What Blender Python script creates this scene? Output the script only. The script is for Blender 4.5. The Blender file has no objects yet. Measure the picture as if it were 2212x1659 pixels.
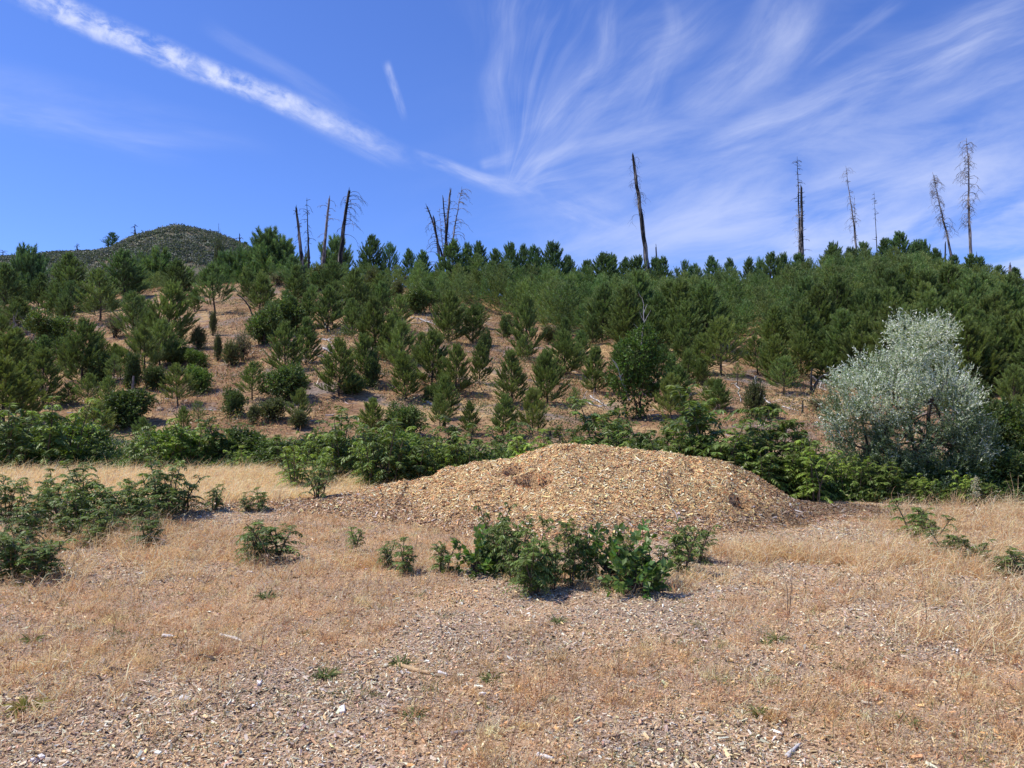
import bpy, math, random
import numpy as np
from mathutils import Vector
R = math.radians
random.seed(7); rng = np.random.default_rng(7)
sc = bpy.context.scene
COL = sc.collection
PI = math.pi

# ------------------------------------------------------------------ noise
def _h(ix, iy, s):
    n = (ix.astype(np.int64) * 374761393 + iy.astype(np.int64) * 668265263 + s * 1442695041) & 0xffffffff
    n = ((n ^ (n >> 13)) * 1274126177) & 0xffffffff
    return ((n ^ (n >> 16)) & 0xffff) / 65535.0
def vn(x, y, s=0):
    x = np.asarray(x, float); y = np.asarray(y, float)
    ix = np.floor(x); iy = np.floor(y); fx = x - ix; fy = y - iy
    fx = fx*fx*(3-2*fx); fy = fy*fy*(3-2*fy)
    ix = ix.astype(np.int64); iy = iy.astype(np.int64)
    a = _h(ix, iy, s); b = _h(ix+1, iy, s); c = _h(ix, iy+1, s); d = _h(ix+1, iy+1, s)
    return (a*(1-fx)+b*fx)*(1-fy) + (c*(1-fx)+d*fx)*fy
def fbm(x, y, s=0, o=4):
    t = 0; a = 0.5; tot = 0
    for i in range(o):
        t = t + a*vn(x*2**i, y*2**i, s+i); tot += a; a *= .5
    return t/tot
def sst(a, b, x):
    t = np.clip((np.asarray(x, float)-a)/(b-a), 0, 1); return t*t*(3-2*t)

# ------------------------------------------------------------------ camera geometry (metres; eye 1.6 m above the ground)
EYE = 1.6; FOC = 1597.0; CX = 1106.0; CY = 829.5; PITCH = math.atan(50.5/FOC)
def ray(px, py):
    dx = (px-CX)/FOC; dz = (CY-py)/FOC
    c, s = math.cos(PITCH), math.sin(PITCH)
    y = c - dz*s; z = s + dz*c
    return dx/y, z/y        # per metre of depth

# ------------------------------------------------------------------ terrain
RX = [-1600, -300, 0, 150, 300, 430, 600, 850, 1000, 1100, 1250, 1400, 1550, 1700, 1850, 1950, 2050, 2150, 2300, 2600, 4200]
RY = [ 760, 700, 662, 640, 628, 615, 606, 618, 628, 640, 652, 656, 652, 640, 618, 606, 618, 640, 670, 720, 800]
YR = 78.0; Y0 = 21.5
def height(x, y):
    x = np.asarray(x, float); y = np.asarray(y, float)
    px = CX + FOC*x/np.maximum(y, 24.0)
    hr = EYE + YR*(880-np.interp(px, RX, RY))/FOC
    s = (y-Y0)/(YR-Y0)
    up = np.where(s < 0, 0, np.minimum(s, 1)**1.02)*hr
    over = np.maximum(y-YR, 0)
    drop = np.minimum(over*0.10, 7)
    h = up - drop
    lump = (fbm(x*.11, y*.11, 3, 4)-.5)*1.8*sst(22, 32, y)*(1-sst(70, 80, y)*.6)
    h = h + lump - 1.1*np.abs(fbm(x*.07+11, y*.035, 151, 3)-.5)*2*sst(24, 36, y)*(1-sst(66, 76, y))
    f = (fbm(x*.35, y*.35, 9, 3)-.5)*.10*sst(2, 5, y)
    # low swell of old mulch left of the chip pile
    f = f + .13*np.exp(-((x+3.6)/2.4)**2-((y-11.2)/1.3)**2)
    # distant hill
    u = x/np.maximum(y, 1)*FOC + CX
    far = np.interp(u, [-1500, -200, 0, 60, 120, 200, 235, 262, 290, 320, 350, 378, 400, 430, 455, 490, 530, 580, 700, 1100], [603, 580, 565, 558, 555, 553, 546, 530, 517, 511, 502, 497, 500, 508, 513, 528, 548, 568, 622, 720])
    hf = EYE + 300*(880-far)/FOC
    k = np.exp(-((y-300)/90.0)**2)
    back = sst(140, 300, y)*(1-sst(300, 420, y))
    hb = hf*back + (fbm(x*.05, y*.05, 21, 4)-.5)*3*back
    h = np.maximum(h + f, h*(1-back) + hb)
    return h
def hz(x, y): return float(height(np.array([x]), np.array([y]))[0])
def hit(px, py, ymin=3.0, ymax=130.0):
    u, v = ray(px, py)
    Y = np.arange(ymin, ymax, .05)
    below = EYE + v*Y <= height(u*Y, Y)
    i = int(np.argmax(below)) if below.any() else len(Y)-1
    return Vector((u*Y[i], Y[i], hz(u*Y[i], Y[i])))
def at(px, Y):
    u, _ = ray(px, 880); return Vector((u*Y, Y, hz(u*Y, Y)))
def zat(px, py, Y):
    u, v = ray(px, py); return EYE + v*Y

# ------------------------------------------------------------------ mesh building
class Geo:
    def __init__(s): s.v = []; s.q = []; s.t = []; s.c = []; s.n = 0
    def add(s, V, Q=None, T=None, C=None):
        V = np.asarray(V, float).reshape(-1, 3)
        if Q is not None and len(Q): s.q.append(np.asarray(Q, np.int64)+s.n)
        if T is not None and len(T): s.t.append(np.asarray(T, np.int64)+s.n)
        if C is None: C = np.full((len(V), 3), .5)
        C = np.asarray(C, float)
        if C.ndim == 1: C = np.tile(C, (len(V), 1))
        s.v.append(V); s.c.append(C); s.n += len(V)
    def mesh(s, name, mat, smooth=False):
        me = bpy.data.meshes.new(name)
        V = np.concatenate(s.v); C = np.concatenate(s.c)
        Q = np.concatenate(s.q) if s.q else np.zeros((0, 4), np.int64)
        T = np.concatenate(s.t) if s.t else np.zeros((0, 3), np.int64)
        me.vertices.add(len(V)); me.vertices.foreach_set('co', V.astype(np.float32).ravel())
        li = np.concatenate([Q.ravel(), T.ravel()]).astype(np.int32)
        me.loops.add(len(li)); me.loops.foreach_set('vertex_index', li)
        st = np.concatenate([np.arange(len(Q))*4, len(Q)*4+np.arange(len(T))*3]).astype(np.int32)
        me.polygons.add(len(st)); me.polygons.foreach_set('loop_start', st)
        me.polygons.foreach_set('use_smooth', np.full(len(st), smooth))
        me.update(calc_edges=True)
        a = me.color_attributes.new('tint', 'FLOAT_COLOR', 'POINT')
        a.data.foreach_set('color', np.concatenate([C, np.ones((len(C), 1))], 1).astype(np.float32).ravel())
        me.materials.append(mat)
        return me
    def obj(s, name, mat, parent=None, smooth=False):
        o = bpy.data.objects.new(name, s.mesh(name, mat, smooth)); COL.objects.link(o)
        if parent: o.parent = parent
        return o
def nrm(a): return a/np.maximum(np.linalg.norm(a, axis=-1, keepdims=True), 1e-9)
def leaves(g, P, D, N, L, W, C, bulge=.45, fold=0.0):
    """rhombic leaves: P base, D unit direction, N face normal"""
    n = len(P); D = nrm(D); S = nrm(np.cross(D, N)); L = np.broadcast_to(L, (n,))[:, None]; W = np.broadcast_to(W, (n,))[:, None]
    Nn = np.cross(S, D)
    m = P + D*L*bulge
    V = np.stack([P, m+S*W*.5+Nn*W*fold, P+D*L, m-S*W*.5+Nn*W*fold], 1)
    i = np.arange(n)[:, None]*4
    g.add(V.reshape(-1, 3), Q=i+np.array([[0, 1, 2, 3]]), C=np.repeat(C, 4, axis=0))
def blades(g, P, D, L, W, bend, C, tipc=None):
    """grass blades / needles with one bend: base pair, mid pair, tip"""
    n = len(P); D = nrm(D); L = np.broadcast_to(L, (n,))[:, None]; W = np.broadcast_to(W, (n,))[:, None]
    S = nrm(np.cross(D, rng.normal(size=(n, 3))))
    M = P + D*L*.55; T = P + nrm(D+bend)*L
    V = np.stack([P-S*W*.5, P+S*W*.5, M+S*W*.4, M-S*W*.4, T], 1)
    i = np.arange(n)[:, None]*5
    CC = np.repeat(C, 5, axis=0)
    g.add(V.reshape(-1, 3), Q=i+np.array([[0, 1, 2, 3]]), T=i+np.array([[3, 2, 4]]), C=CC)
def needles(g, P, D, L, W, C):
    n = len(P); D = nrm(D); L = np.broadcast_to(L, (n,))[:, None]; W = np.broadcast_to(W, (n,))[:, None]
    S = nrm(np.cross(D, rng.normal(size=(n, 3))))
    V = np.stack([P-S*W*.5, P+S*W*.5, P+D*L], 1)
    i = np.arange(n)[:, None]*3
    g.add(V.reshape(-1, 3), T=i+np.array([[0, 1, 2]]), C=np.repeat(C, 3, axis=0))
def tube(g, pts, rad, sides=5, C=(.5, .5, .5), cap=True, rough=0.0):
    pts = np.asarray(pts, float); n = len(pts); rad = np.broadcast_to(rad, (n,)).astype(float)
    tan = nrm(np.gradient(pts, axis=0))
    ref = np.array([.3, .9, .1]) if abs(tan[0][2]) > .8 else np.array([0, 0, 1.])
    A = nrm(np.cross(tan, ref)); B = np.cross(tan, A)
    th = np.arange(sides)*2*PI/sides
    rr = rad[:, None]*(1+rough*rng.normal(size=(n, sides)))
    V = pts[:, None] + (A[:, None]*np.cos(th)[None, :, None] + B[:, None]*np.sin(th)[None, :, None])*rr[:, :, None]
    q = []
    for i in range(n-1):
        for j in range(sides):
            k = (j+1) % sides; q.append([i*sides+j, i*sides+k, (i+1)*sides+k, (i+1)*sides+j])
    V = V.reshape(-1, 3); t = []
    if cap:
        V = np.vstack([V, pts[0], pts[-1]]); a = n*sides
        for j in range(sides):
            k = (j+1) % sides; t.append([a, k, j]); t.append([a+1, (n-1)*sides+j, (n-1)*sides+k])
    g.add(V, Q=q, T=t, C=np.array(C))
def jit(base, n, amt=.2, hue=.06):
    b = np.tile(np.array(base, float), (n, 1))
    return np.clip(b*(1+amt*rng.normal(size=(n, 1)))*(1+hue*rng.normal(size=(n, 3))), .004, .95)
def pal(cols, w, n, amt=.18, hue=.05):
    c = np.array(cols)[rng.choice(len(cols), n, p=np.array(w)/sum(w))]
    return np.clip(c*(1+amt*rng.normal(size=(n, 1)))*(1+hue*rng.normal(size=(n, 3))), .004, .95)

def empty(name, loc, rz=0, scale=1):
    o = bpy.data.objects.new(name, None); COL.objects.link(o); o.location = loc
    o.rotation_euler = (0, 0, rz); o.scale = (scale,)*3 if not hasattr(scale, '__len__') else scale
    o.empty_display_size = .2
    return o
def tag(o, label=None, cat=None, group=None, kind=None):
    if label: o['label'] = label
    if cat: o['category'] = cat
    if group: o['group'] = group
    if kind: o['kind'] = kind
    return o

# ------------------------------------------------------------------ materials
def newmat(name):
    m = bpy.data.materials.new(name); m.use_nodes = True
    nt = m.node_tree; nt.nodes.clear()
    return m, nt, nt.nodes, nt.links
def N(nt, t, **kw):
    n = nt.nodes.new(t)
    for k, v in kw.items(): setattr(n, k, v)
    return n
def mathn(nt, op, a, b=None, c=None, clamp=False):
    n = nt.nodes.new('ShaderNodeMath'); n.operation = op; n.use_clamp = clamp
    for i, v in enumerate((a, b, c)):
        if v is None: continue
        if isinstance(v, (int, float)): n.inputs[i].default_value = v
        else: nt.links.new(v, n.inputs[i])
    return n.outputs[0]
def mixc(nt, f, a, b, mode='MIX'):
    n = nt.nodes.new('ShaderNodeMix'); n.data_type = 'RGBA'; n.blend_type = mode
    if isinstance(f, (int, float)): n.inputs[0].default_value = f
    else: nt.links.new(f, n.inputs[0])
    for k, v in ((6, a), (7, b)):
        if isinstance(v, tuple): n.inputs[k].default_value = (*v, 1)
        else: nt.links.new(v, n.inputs[k])
    return n.outputs[2]
def ramp(nt, f, stops):
    n = nt.nodes.new('ShaderNodeValToRGB'); nt.links.new(f, n.inputs[0])
    e = n.color_ramp.elements
    while len(e) < len(stops): e.new(.5)
    for k, (p, c) in enumerate(stops):
        e[k].position = p; e[k].color = (*c, 1) if len(c) == 3 else c
    return n.outputs[0]
def noise(nt, vec, scale, detail=4, rough=.6, dist=0):
    n = nt.nodes.new('ShaderNodeTexNoise'); n.inputs['Scale'].default_value = scale
    n.inputs['Detail'].default_value = detail; n.inputs['Roughness'].default_value = rough; n.inputs['Distortion'].default_value = dist
    if vec is not None: nt.links.new(vec, n.inputs['Vector'])
    return n.outputs[0]
def tint_mat(name, trans=0.0, rough=.7, spec=.25, objvar=.0, tw=(1.15, 1.25, .6)):
    """colour from the mesh's own 'tint' attribute times the object's colour"""
    m, nt, ns, ln = newmat(name)
    at_ = N(nt, 'ShaderNodeAttribute', attribute_name='tint')
    oi = N(nt, 'ShaderNodeObjectInfo')
    col = mixc(nt, 1.0, at_.outputs['Color'], oi.outputs['Color'], 'MULTIPLY')
    if objvar > 0:
        v = mathn(nt, 'MULTIPLY_ADD', oi.outputs['Random'], objvar*2, 1-objvar)
        h = N(nt, 'ShaderNodeHueSaturation'); ln.new(col, h.inputs['Color']); ln.new(v, h.inputs['Value'])
        col = h.outputs[0]
    p = N(nt, 'ShaderNodeBsdfPrincipled'); ln.new(col, p.inputs['Base Color'])
    p.inputs['Roughness'].default_value = rough; p.inputs['Specular IOR Level'].default_value = spec
    out = N(nt, 'ShaderNodeOutputMaterial')
    if trans > 0:
        t = N(nt, 'ShaderNodeBsdfTranslucent')
        w = mixc(nt, 1.0, col, tw, 'MULTIPLY'); ln.new(w, t.inputs['Color'])
        mx = N(nt, 'ShaderNodeMixShader'); mx.inputs[0].default_value = trans
        ln.new(p.outputs[0], mx.inputs[1]); ln.new(t.outputs[0], mx.inputs[2]); ln.new(mx.outputs[0], out.inputs[0])
    else: ln.new(p.outputs[0], out.inputs[0])
    return m
M_needle = tint_mat('pine_needles', .28, .55, .3, .13)
M_leaf = tint_mat('broad_leaves', .32, .45, .4, .1)
M_silver = tint_mat('silver_leaves', .2, .5, .4, 0)
M_chip = tint_mat('chip_wood', 0, .8, .15)
M_grass = tint_mat('dry_grass', .38, .7, .2, tw=(1.1, 1.0, .85))
M_wood = tint_mat('weathered_wood', 0, .85, .15)

def bark_mat(name, c1, c2, scale, thr=.5, soft=.06):
    m, nt, ns, ln = newmat(name)
    tc = N(nt, 'ShaderNodeTexCoord'); mp = N(nt, 'ShaderNodeMapping'); mp.inputs['Scale'].default_value = (1, 1, .25)
    ln.new(tc.outputs['Object'], mp.inputs[0])
    f = noise(nt, mp.outputs[0], scale, 5, .65)
    col = ramp(nt, f, [(thr-soft, c1), (thr+soft, c2)])
    p = N(nt, 'ShaderNodeBsdfPrincipled'); ln.new(col, p.inputs['Base Color']); p.inputs['Roughness'].default_value = .9
    b = N(nt, 'ShaderNodeBump'); b.inputs['Strength'].default_value = .6; b.inputs['Distance'].default_value = .03
    ln.new(f, b.inputs['Height']); ln.new(b.outputs[0], p.inputs['Normal'])
    ln.new(p.outputs[0], N(nt, 'ShaderNodeOutputMaterial').inputs[0])
    return m
M_bark = bark_mat('pine_bark', (.035, .025, .018), (.11, .075, .05), 9)
M_char = bark_mat('charred_bark', (.012, .011, .011), (.28, .24, .21), 2.3, .56, .05)
M_grey = bark_mat('grey_snag_bark', (.05, .042, .038), (.36, .31, .28), 3.0, .50, .08)
M_pale = bark_mat('bleached_wood', (.16, .14, .13), (.60, .56, .52), 5, .42, .12)
M_burnt = bark_mat('burnt_wood', (.008, .008, .008), (.05, .045, .04), 5, .5, .15)

def ground_mat():
    m, nt, ns, ln = newmat('ground_soil')
    geo = N(nt, 'ShaderNodeNewGeometry'); P = geo.outputs['Position']
    sp = N(nt, 'ShaderNodeSeparateXYZ'); ln.new(P, sp.inputs[0])
    # hillside duff
    a = noise(nt, P, .35, 5, .6); b = noise(nt, P, 6, 6, .7); c = noise(nt, P, 1.3, 4, .6)
    duff = ramp(nt, b, [(.3, (.09, .052, .032)), (.5, (.27, .155, .085)), (.7, (.43, .28, .155))])
    gold = ramp(nt, b, [(.3, (.22, .14, .06)), (.55, (.50, .34, .17)), (.75, (.66, .49, .27))])
    grey = ramp(nt, b, [(.3, (.10, .08, .07)), (.6, (.30, .235, .20))])
    k = mathn(nt, 'MULTIPLY_ADD', mathn(nt, 'ADD', a, mathn(nt, 'MULTIPLY', c, .6)), 6, -4.6, clamp=True)
    hill = mixc(nt, k, duff, gold)
    k2 = mathn(nt, 'MULTIPLY_ADD', noise(nt, P, .6, 4, .6, .5), 7, -3.75, clamp=True)
    hill = mixc(nt, k2, hill, grey)
    # field: soil below mulch and dead grass
    d = noise(nt, P, 55, 5, .75); e = noise(nt, P, 1.1, 3, .6)
    mulch = ramp(nt, d, [(.34, (.04, .027, .02)), (.46, (.28, .19, .13)), (.56, (.52, .39, .29)), (.7, (.72, .60, .50))])
    straw = ramp(nt, d, [(.34, (.14, .085, .05)), (.48, (.55, .35, .20)), (.68, (.80, .58, .37))])
    k3 = mathn(nt, 'MULTIPLY_ADD', e, 6, -2.7, clamp=True)
    field = mixc(nt, k3, mulch, straw)
    f = mathn(nt, 'MULTIPLY_ADD', sp.outputs[1], .4, -8.6, clamp=True)
    col = mixc(nt, f, field, hill)
    # distant hill: brown shrubby earth
    far = ramp(nt, noise(nt, P, .12, 5, .7), [(.38, (.08, .085, .055)), (.54, (.13, .12, .08)), (.70, (.32, .22, .15))])
    ff = mathn(nt, 'MULTIPLY_ADD', sp.outputs[1], .03, -3.9, clamp=True)
    col = mixc(nt, ff, col, far)
    p = N(nt, 'ShaderNodeBsdfPrincipled'); ln.new(col, p.inputs['Base Color']); p.inputs['Roughness'].default_value = .95
    p.inputs['Specular IOR Level'].default_value = .1
    bm = N(nt, 'ShaderNodeBump'); bm.inputs['Strength'].default_value = .9; bm.inputs['Distance'].default_value = .05
    hsum = mathn(nt, 'ADD', mathn(nt, 'MULTIPLY', d, .25), b)
    ln.new(hsum, bm.inputs['Height']); ln.new(bm.outputs[0], p.inputs['Normal'])
    ln.new(p.outputs[0], N(nt, 'ShaderNodeOutputMaterial').inputs[0])
    return m
M_ground = ground_mat()

# ------------------------------------------------------------------ ground sheet
def axis(lims):
    out = []
    for a, b, s in lims: out.append(np.arange(a, b, s))
    return np.concatenate(out)
gx = axis([(-3000, -600, 300), (-600, -200, 25), (-200, -60, 4), (-60, -14, .9), (-14, 14, .18), (14, 60, .9), (60, 200, 4), (200, 600, 25), (600, 3001, 300)])
gy = axis([(-600, -100, 100), (-100, -4, 8), (-4, 24, .18), (24, 90, .7), (90, 220, 5), (220, 330, 2.5), (330, 600, 15), (600, 3001, 300)])
X, Y = np.meshgrid(gx, gy); Z = height(X, Y)
g = Geo(); nx, ny = len(gx), len(gy)
i, j = np.meshgrid(np.arange(nx-1), np.arange(ny-1)); b = (j*nx+i).ravel()
g.add(np.stack([X, Y, Z], -1).reshape(-1, 3), Q=np.stack([b, b+1, b+1+nx, b+nx], 1))
tag(g.obj('ground', M_ground, smooth=True), kind='structure')

# ------------------------------------------------------------------ wood chip pile
SX = [300, 420, 520, 620, 700, 760, 820, 860, 900, 950, 1000, 1030, 1060, 1100, 1140, 1165, 1190, 1215, 1245, 1290, 1350, 1450, 1500, 1540, 1580, 1620, 1650, 1680, 1720, 1780, 1850, 1940, 2020, 2120]
SY = [1150, 1112, 1104, 1100, 1092, 1077, 1062, 1049, 1036, 1022, 1010, 1000, 993, 987, 978, 972, 958, 950, 958, 966, 970, 974, 979, 988, 1000, 1021, 1040, 1062, 1080, 1090, 1096, 1102, 1112, 1150]
YC = 11.4
HOLES = [(1110, 1016, .13, .12), (1145, 1032, .12, .11), (1165, 1044, .14, .10), (1122, 1036, .07, .07), (1180, 1034, .07, .07), (1228, 972, .08, .07), (1598, 1092, .11, .08)]
def crest(x):
    px = CX + FOC*x/YC
    v = [(880-p)/FOC for p in SY]
    return np.maximum(EYE + YC*np.interp(px, SX, v), 0)
def pile_h(x, y):
    # smoothed crest line
    c = 0
    for dx, w in ((-.18, .2), (-.09, .2), (0, .2), (.09, .2), (.18, .2)): c = c + w*crest(x+dx)
    front = 1.1 + 1.75*c + .35*np.sin(x*1.3+1)*sst(.1, .6, c); back = .8 + 1.5*c
    d = np.where(y < YC, (YC-y)/front, (y-YC)/back)
    t = np.clip(1-d, 0, 1)
    prof = np.where(y < YC, t**1.25*(1+.55*(1-t)*t*1.6), t*t*(3-2*t))
    k = sst(0.02, .3, prof)
    h = c*prof*1.0
    h = h + ((fbm(x*1.3, y*1.3, 31, 4)-.5)*.16 + (fbm(x*5, y*5, 35, 3)-.5)*.09 - .05*sst(.55, .7, vn(x*2.1+3, y*.8, 61)))*k*sst(.05, .4, c)
    return h - .05*(1-k)
def carve(x, y, h):
    for (hx, hy, r, dep) in HOLE3:
        h = h - dep*np.exp(-(((x-hx)**2+(y-hy)**2)/(r*r))**1.5)
    return h
def hit_pile(px, py):
    u, v = ray(px, py); Yy = np.arange(6, 12.5, .02)
    b_ = EYE+v*Yy <= height(u*Yy, Yy)+pile_h(u*Yy, Yy)
    k = int(np.argmax(b_)) if b_.any() else int((YC-6)/.02)
    return u*Yy[k], Yy[k]
HOLE3 = [(*hit_pile(px, py), r*.85, d*3.0) for px, py, r, d in HOLES]
def pile_top(x, y): return height(x, y) + carve(x, y, pile_h(x, y))
def surf(x, y):
    h = height(x, y); return np.maximum(h, h + carve(x, y, pile_h(x, y)))

pile = empty('wood_chip_pile', (1.3, YC, 0))
tag(pile, 'long low mound of fresh tan wood chips with small burrow holes in its face', 'wood chip pile')
px_ = np.arange(-6.6, 8.2, .05); py_ = np.arange(7.6, 14.2, .05)
X, Y = np.meshgrid(px_, py_); Z = pile_top(X, Y)
g = Geo(); nx, ny = len(px_), len(py_)
i, j = np.meshgrid(np.arange(nx-1), np.arange(ny-1)); b = (j*nx+i).ravel()
prm = 1
g.add(np.stack([X-1.3, Y-YC, Z], -1).reshape(-1, 3), Q=np.stack([b, b+1, b+1+nx, b+nx], 1))
def pile_mat():
    m, nt, ns, ln = newmat('packed_chips')
    geo = N(nt, 'ShaderNodeNewGeometry'); P = geo.outputs['Position']
    f = noise(nt, P, 60, 5, .75)
    col = ramp(nt, f, [(.36, (.07, .038, .018)), (.47, (.38, .22, .09)), (.56, (.74, .46, .22)), (.68, (.90, .64, .37))])
    p = N(nt, 'ShaderNodeBsdfPrincipled'); ln.new(col, p.inputs['Base Color']); p.inputs['Roughness'].default_value = .9
    bm = N(nt, 'ShaderNodeBump'); bm.inputs['Strength'].default_value = .8; bm.inputs['Distance'].default_value = .03
    ln.new(f, bm.inputs['Height']); ln.new(bm.outputs[0], p.inputs['Normal'])
    ln.new(p.outputs[0], N(nt, 'ShaderNodeOutputMaterial').inputs[0]); return m
g.obj('packed_core', pile_mat(), pile, smooth=True)

def normals(fn, x, y, e=.04):
    gx_ = (fn(x+e, y)-fn(x-e, y))/(2*e); gy_ = (fn(x, y+e)-fn(x, y-e))/(2*e)
    return nrm(np.stack([-gx_, -gy_, np.ones_like(gx_)], 1))
def chips(g, x, y, z, nor, L, W, C, tilt=.45, lift=.4):
    """thin wood chips: 5 visible faces of a slightly wedge-shaped splinter"""
    n = len(x); th = rng.uniform(0, 2*PI, n)
    t0 = np.stack([np.cos(th), np.sin(th), np.zeros(n)], 1)
    up = nrm(nor + tilt*rng.normal(size=(n, 3)))
    D = nrm(t0 - up*(t0*up).sum(1, keepdims=True)); S = np.cross(up, D)
    L = L[:, None]; W = W[:, None]; T = W*.35
    c = np.stack([x, y, z], 1) + nor*L*lift*rng.uniform(0, .5, (n, 1))
    tp = rng.uniform(.35, 1, (n, 1))
    V = np.stack([c-D*L*.5-S*W*.5, c-D*L*.5+S*W*.5, c+D*L*.5+S*W*.5*tp, c+D*L*.5-S*W*.5*tp,
                  c-D*L*.45-S*W*.45+up*T, c-D*L*.5+S*W*.4+up*T, c+D*L*.5+S*W*.45*tp+up*T, c+D*L*.45-S*W*.5*tp+up*T], 1)
    i = np.arange(n)[:, None]*8
    Q = np.concatenate([i+np.array([[4, 5, 6, 7]]), i+np.array([[0, 1, 5, 4]]), i+np.array([[1, 2, 6, 5]]), i+np.array([[2, 3, 7, 6]]), i+np.array([[3, 0, 4, 7]])])
    g.add(V.reshape(-1, 3), Q=Q, C=np.repeat(C, 8, axis=0))

TAN = [(.96, .67, .32), (.97, .83, .53), (.80, .48, .22), (.44, .23, .10), (.09, .045, .025), (.68, .32, .14)]
n = 420000
x = rng.uniform(-6.2, 7.6, n); y = rng.uniform(8.0, 12.9, n)
ph = pile_h(x, y); dens = sst(-.045, .06, ph + .035*(fbm(x*2, y*2, 5, 3)-.5))
keep = rng.random(n) < dens*(1-.45*sst(11.7, 12.4, y)); x = x[keep]; y = y[keep]; ph = ph[keep]; n = len(x)
nor = normals(pile_top, x, y)
# fresh yellow on the left shoulder and crown, browner and duller down the right flank and along the toe
flank_tone = .42+.58*(1-sst(.50, .66, fbm(x*.9+4, y*1.1, 79, 4))*sst(1.6, 4.2, x)); flank_tone = np.minimum(flank_tone, 1-.45*sst(2.6, 4.8, x)*(ph > .05))  # multiplier: darker patches, and the whole right flank toned down
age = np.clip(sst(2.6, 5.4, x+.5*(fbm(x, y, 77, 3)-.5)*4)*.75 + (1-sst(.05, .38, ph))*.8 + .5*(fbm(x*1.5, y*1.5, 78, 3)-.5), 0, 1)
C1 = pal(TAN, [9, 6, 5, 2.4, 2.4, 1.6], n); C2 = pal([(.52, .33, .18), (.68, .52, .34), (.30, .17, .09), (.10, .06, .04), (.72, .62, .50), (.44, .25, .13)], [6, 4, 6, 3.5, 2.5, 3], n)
pick = rng.random(n) < age; C = np.where(pick[:, None], C2, C1*np.array([.97, .93, .88]))*flank_tone[:, None]
for hx, hy, r, dep in HOLE3:  # shade of the burrow holes painted into chip colours, reddened around them
    dd = np.hypot(x-hx, y-hy)/r; C *= np.where(dd < 1.1, .08, np.where(dd < 1.6, .75, 1))[:, None]*np.where(dd < 1.6, np.array([[1.15], [.9], [.8]]), 1).T
L = rng.lognormal(math.log(.0165), .55, n); L = np.clip(L, .012, .14); W = np.clip(L*rng.uniform(.15, .45, n), .005, .02)
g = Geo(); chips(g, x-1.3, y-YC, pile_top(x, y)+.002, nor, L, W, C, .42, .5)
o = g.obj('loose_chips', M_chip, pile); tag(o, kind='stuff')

# ------------------------------------------------------------------ mulch on the field
def field_pts(n, y0, y1, pw, pad=1.1):
    # more points nearer the path where pieces are seen large
    t = rng.random(n); y = (y0**pw + t*(y1**pw-y0**pw))**(1/pw)
    x = rng.uniform(-1, 1, n)*(y*.70*pad+.6)
    return x, y
def bare(x, y):   # 1 = open chips, 0 = grass
    b_ = fbm(x*.55, y*.55, 41, 4) + .10*np.exp(-((x+1.2)/1.8)**2-((y-5)/1.6)**2) + .10*np.exp(-((x-.3)/1.8)**2-((y-3.4)/.9)**2)
    b_ = b_ - .12*np.exp(-((x-3.2)/1.6)**2-((y-5.8)/2.2)**2) - .14*np.exp(-((x+3.3)/1.5)**2-((y-5)/2.0)**2)
    return sst(.37, .55, b_)
n = 360000
x, y = field_pts(n, 2.6, 12.5, .9)
bb = bare(x, y); keep = rng.random(n) < .35+.65*bb; x = x[keep]; y = y[keep]; bb = bb[keep]; n = len(x)
z = height(x, y); nor = normals(height, x, y)
CA = pal([(.50, .42, .37), (.64, .57, .52), (.40, .28, .21), (.26, .17, .12), (.07, .05, .045), (.56, .38, .25), (.30, .25, .24)], [6, 3.2, 6, 3.5, 3.0, 5, 3], n, .22)
CB = pal([(.50, .31, .17), (.40, .23, .13), (.24, .14, .09), (.10, .06, .04), (.58, .44, .30)], [5, 6, 4, 2, 3], n, .2)
C = np.clip(np.where((rng.random(n) < .15+.85*bb)[:, None], CA, CB)*np.array([1.38, 1.38, 1.12]), 0, .92)
sz = 1+.45*sst(5, 12, y)
L = np.clip(rng.lognormal(math.log(.0120), .50, n)*sz, .006, .06); W = np.clip(L*rng.uniform(.2, .6, n), .003, .016)
g = Geo(); chips(g, x, y, z+.001, nor, L, W, C, .5, .5)
tag(g.obj('wood_chip_mulch', M_chip), 'old greyish wood chips strewn over the whole open field', 'mulch', kind='stuff')

# ------------------------------------------------------------------ dry grass
WIND = np.array([.55, -.05, -.12])
def grass(x, y, zf, L, W, C, lean=.5, bend=.6, wind=1.0):
    n = len(x); P = np.stack([x, y, zf(x, y)-.005], 1)
    D = np.stack([rng.normal(0, lean, n), rng.normal(0, lean, n), np.ones(n)], 1) + WIND*wind*.5
    Bn = rng.normal(0, bend*.5, (n, 3)) + WIND*wind*bend
    return P, D, L, W, Bn, C
def add_grass(g, *a, **k):
    P, D, L, W, Bn, C = grass(*a, **k); blades(g, P, D, L, W, Bn, C)
# short dead grass and litter of the foreground
g = Geo()
n = 230000
x, y = field_pts(n, 2.6, 12.3, 1.1)
bb = bare(x, y); tall = fbm(x*.9, y*.9, 51, 3)
keep = (rng.random(n) < .10+.90*(1-bb)) & (pile_h(x, y) < .06); x = x[keep]; y = y[keep]; bb = bb[keep]; tall = tall[keep]; n = len(x)
C = pal([(.78, .55, .29), (.86, .69, .41), (.62, .39, .20), (.34, .21, .12), (.92, .80, .53), (.28, .27, .12)], [6, 6, 4.5, 2.2, 2.6, 1.0], n, .18)
L = np.clip(rng.lognormal(math.log(.045), .5, n)*(.6+.9*tall), .012, .22)
add_grass(g, x, y, height, L, np.clip(.0016+.00035*y, 0, .006), C, lean=.9, bend=1.0, wind=.3)
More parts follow.
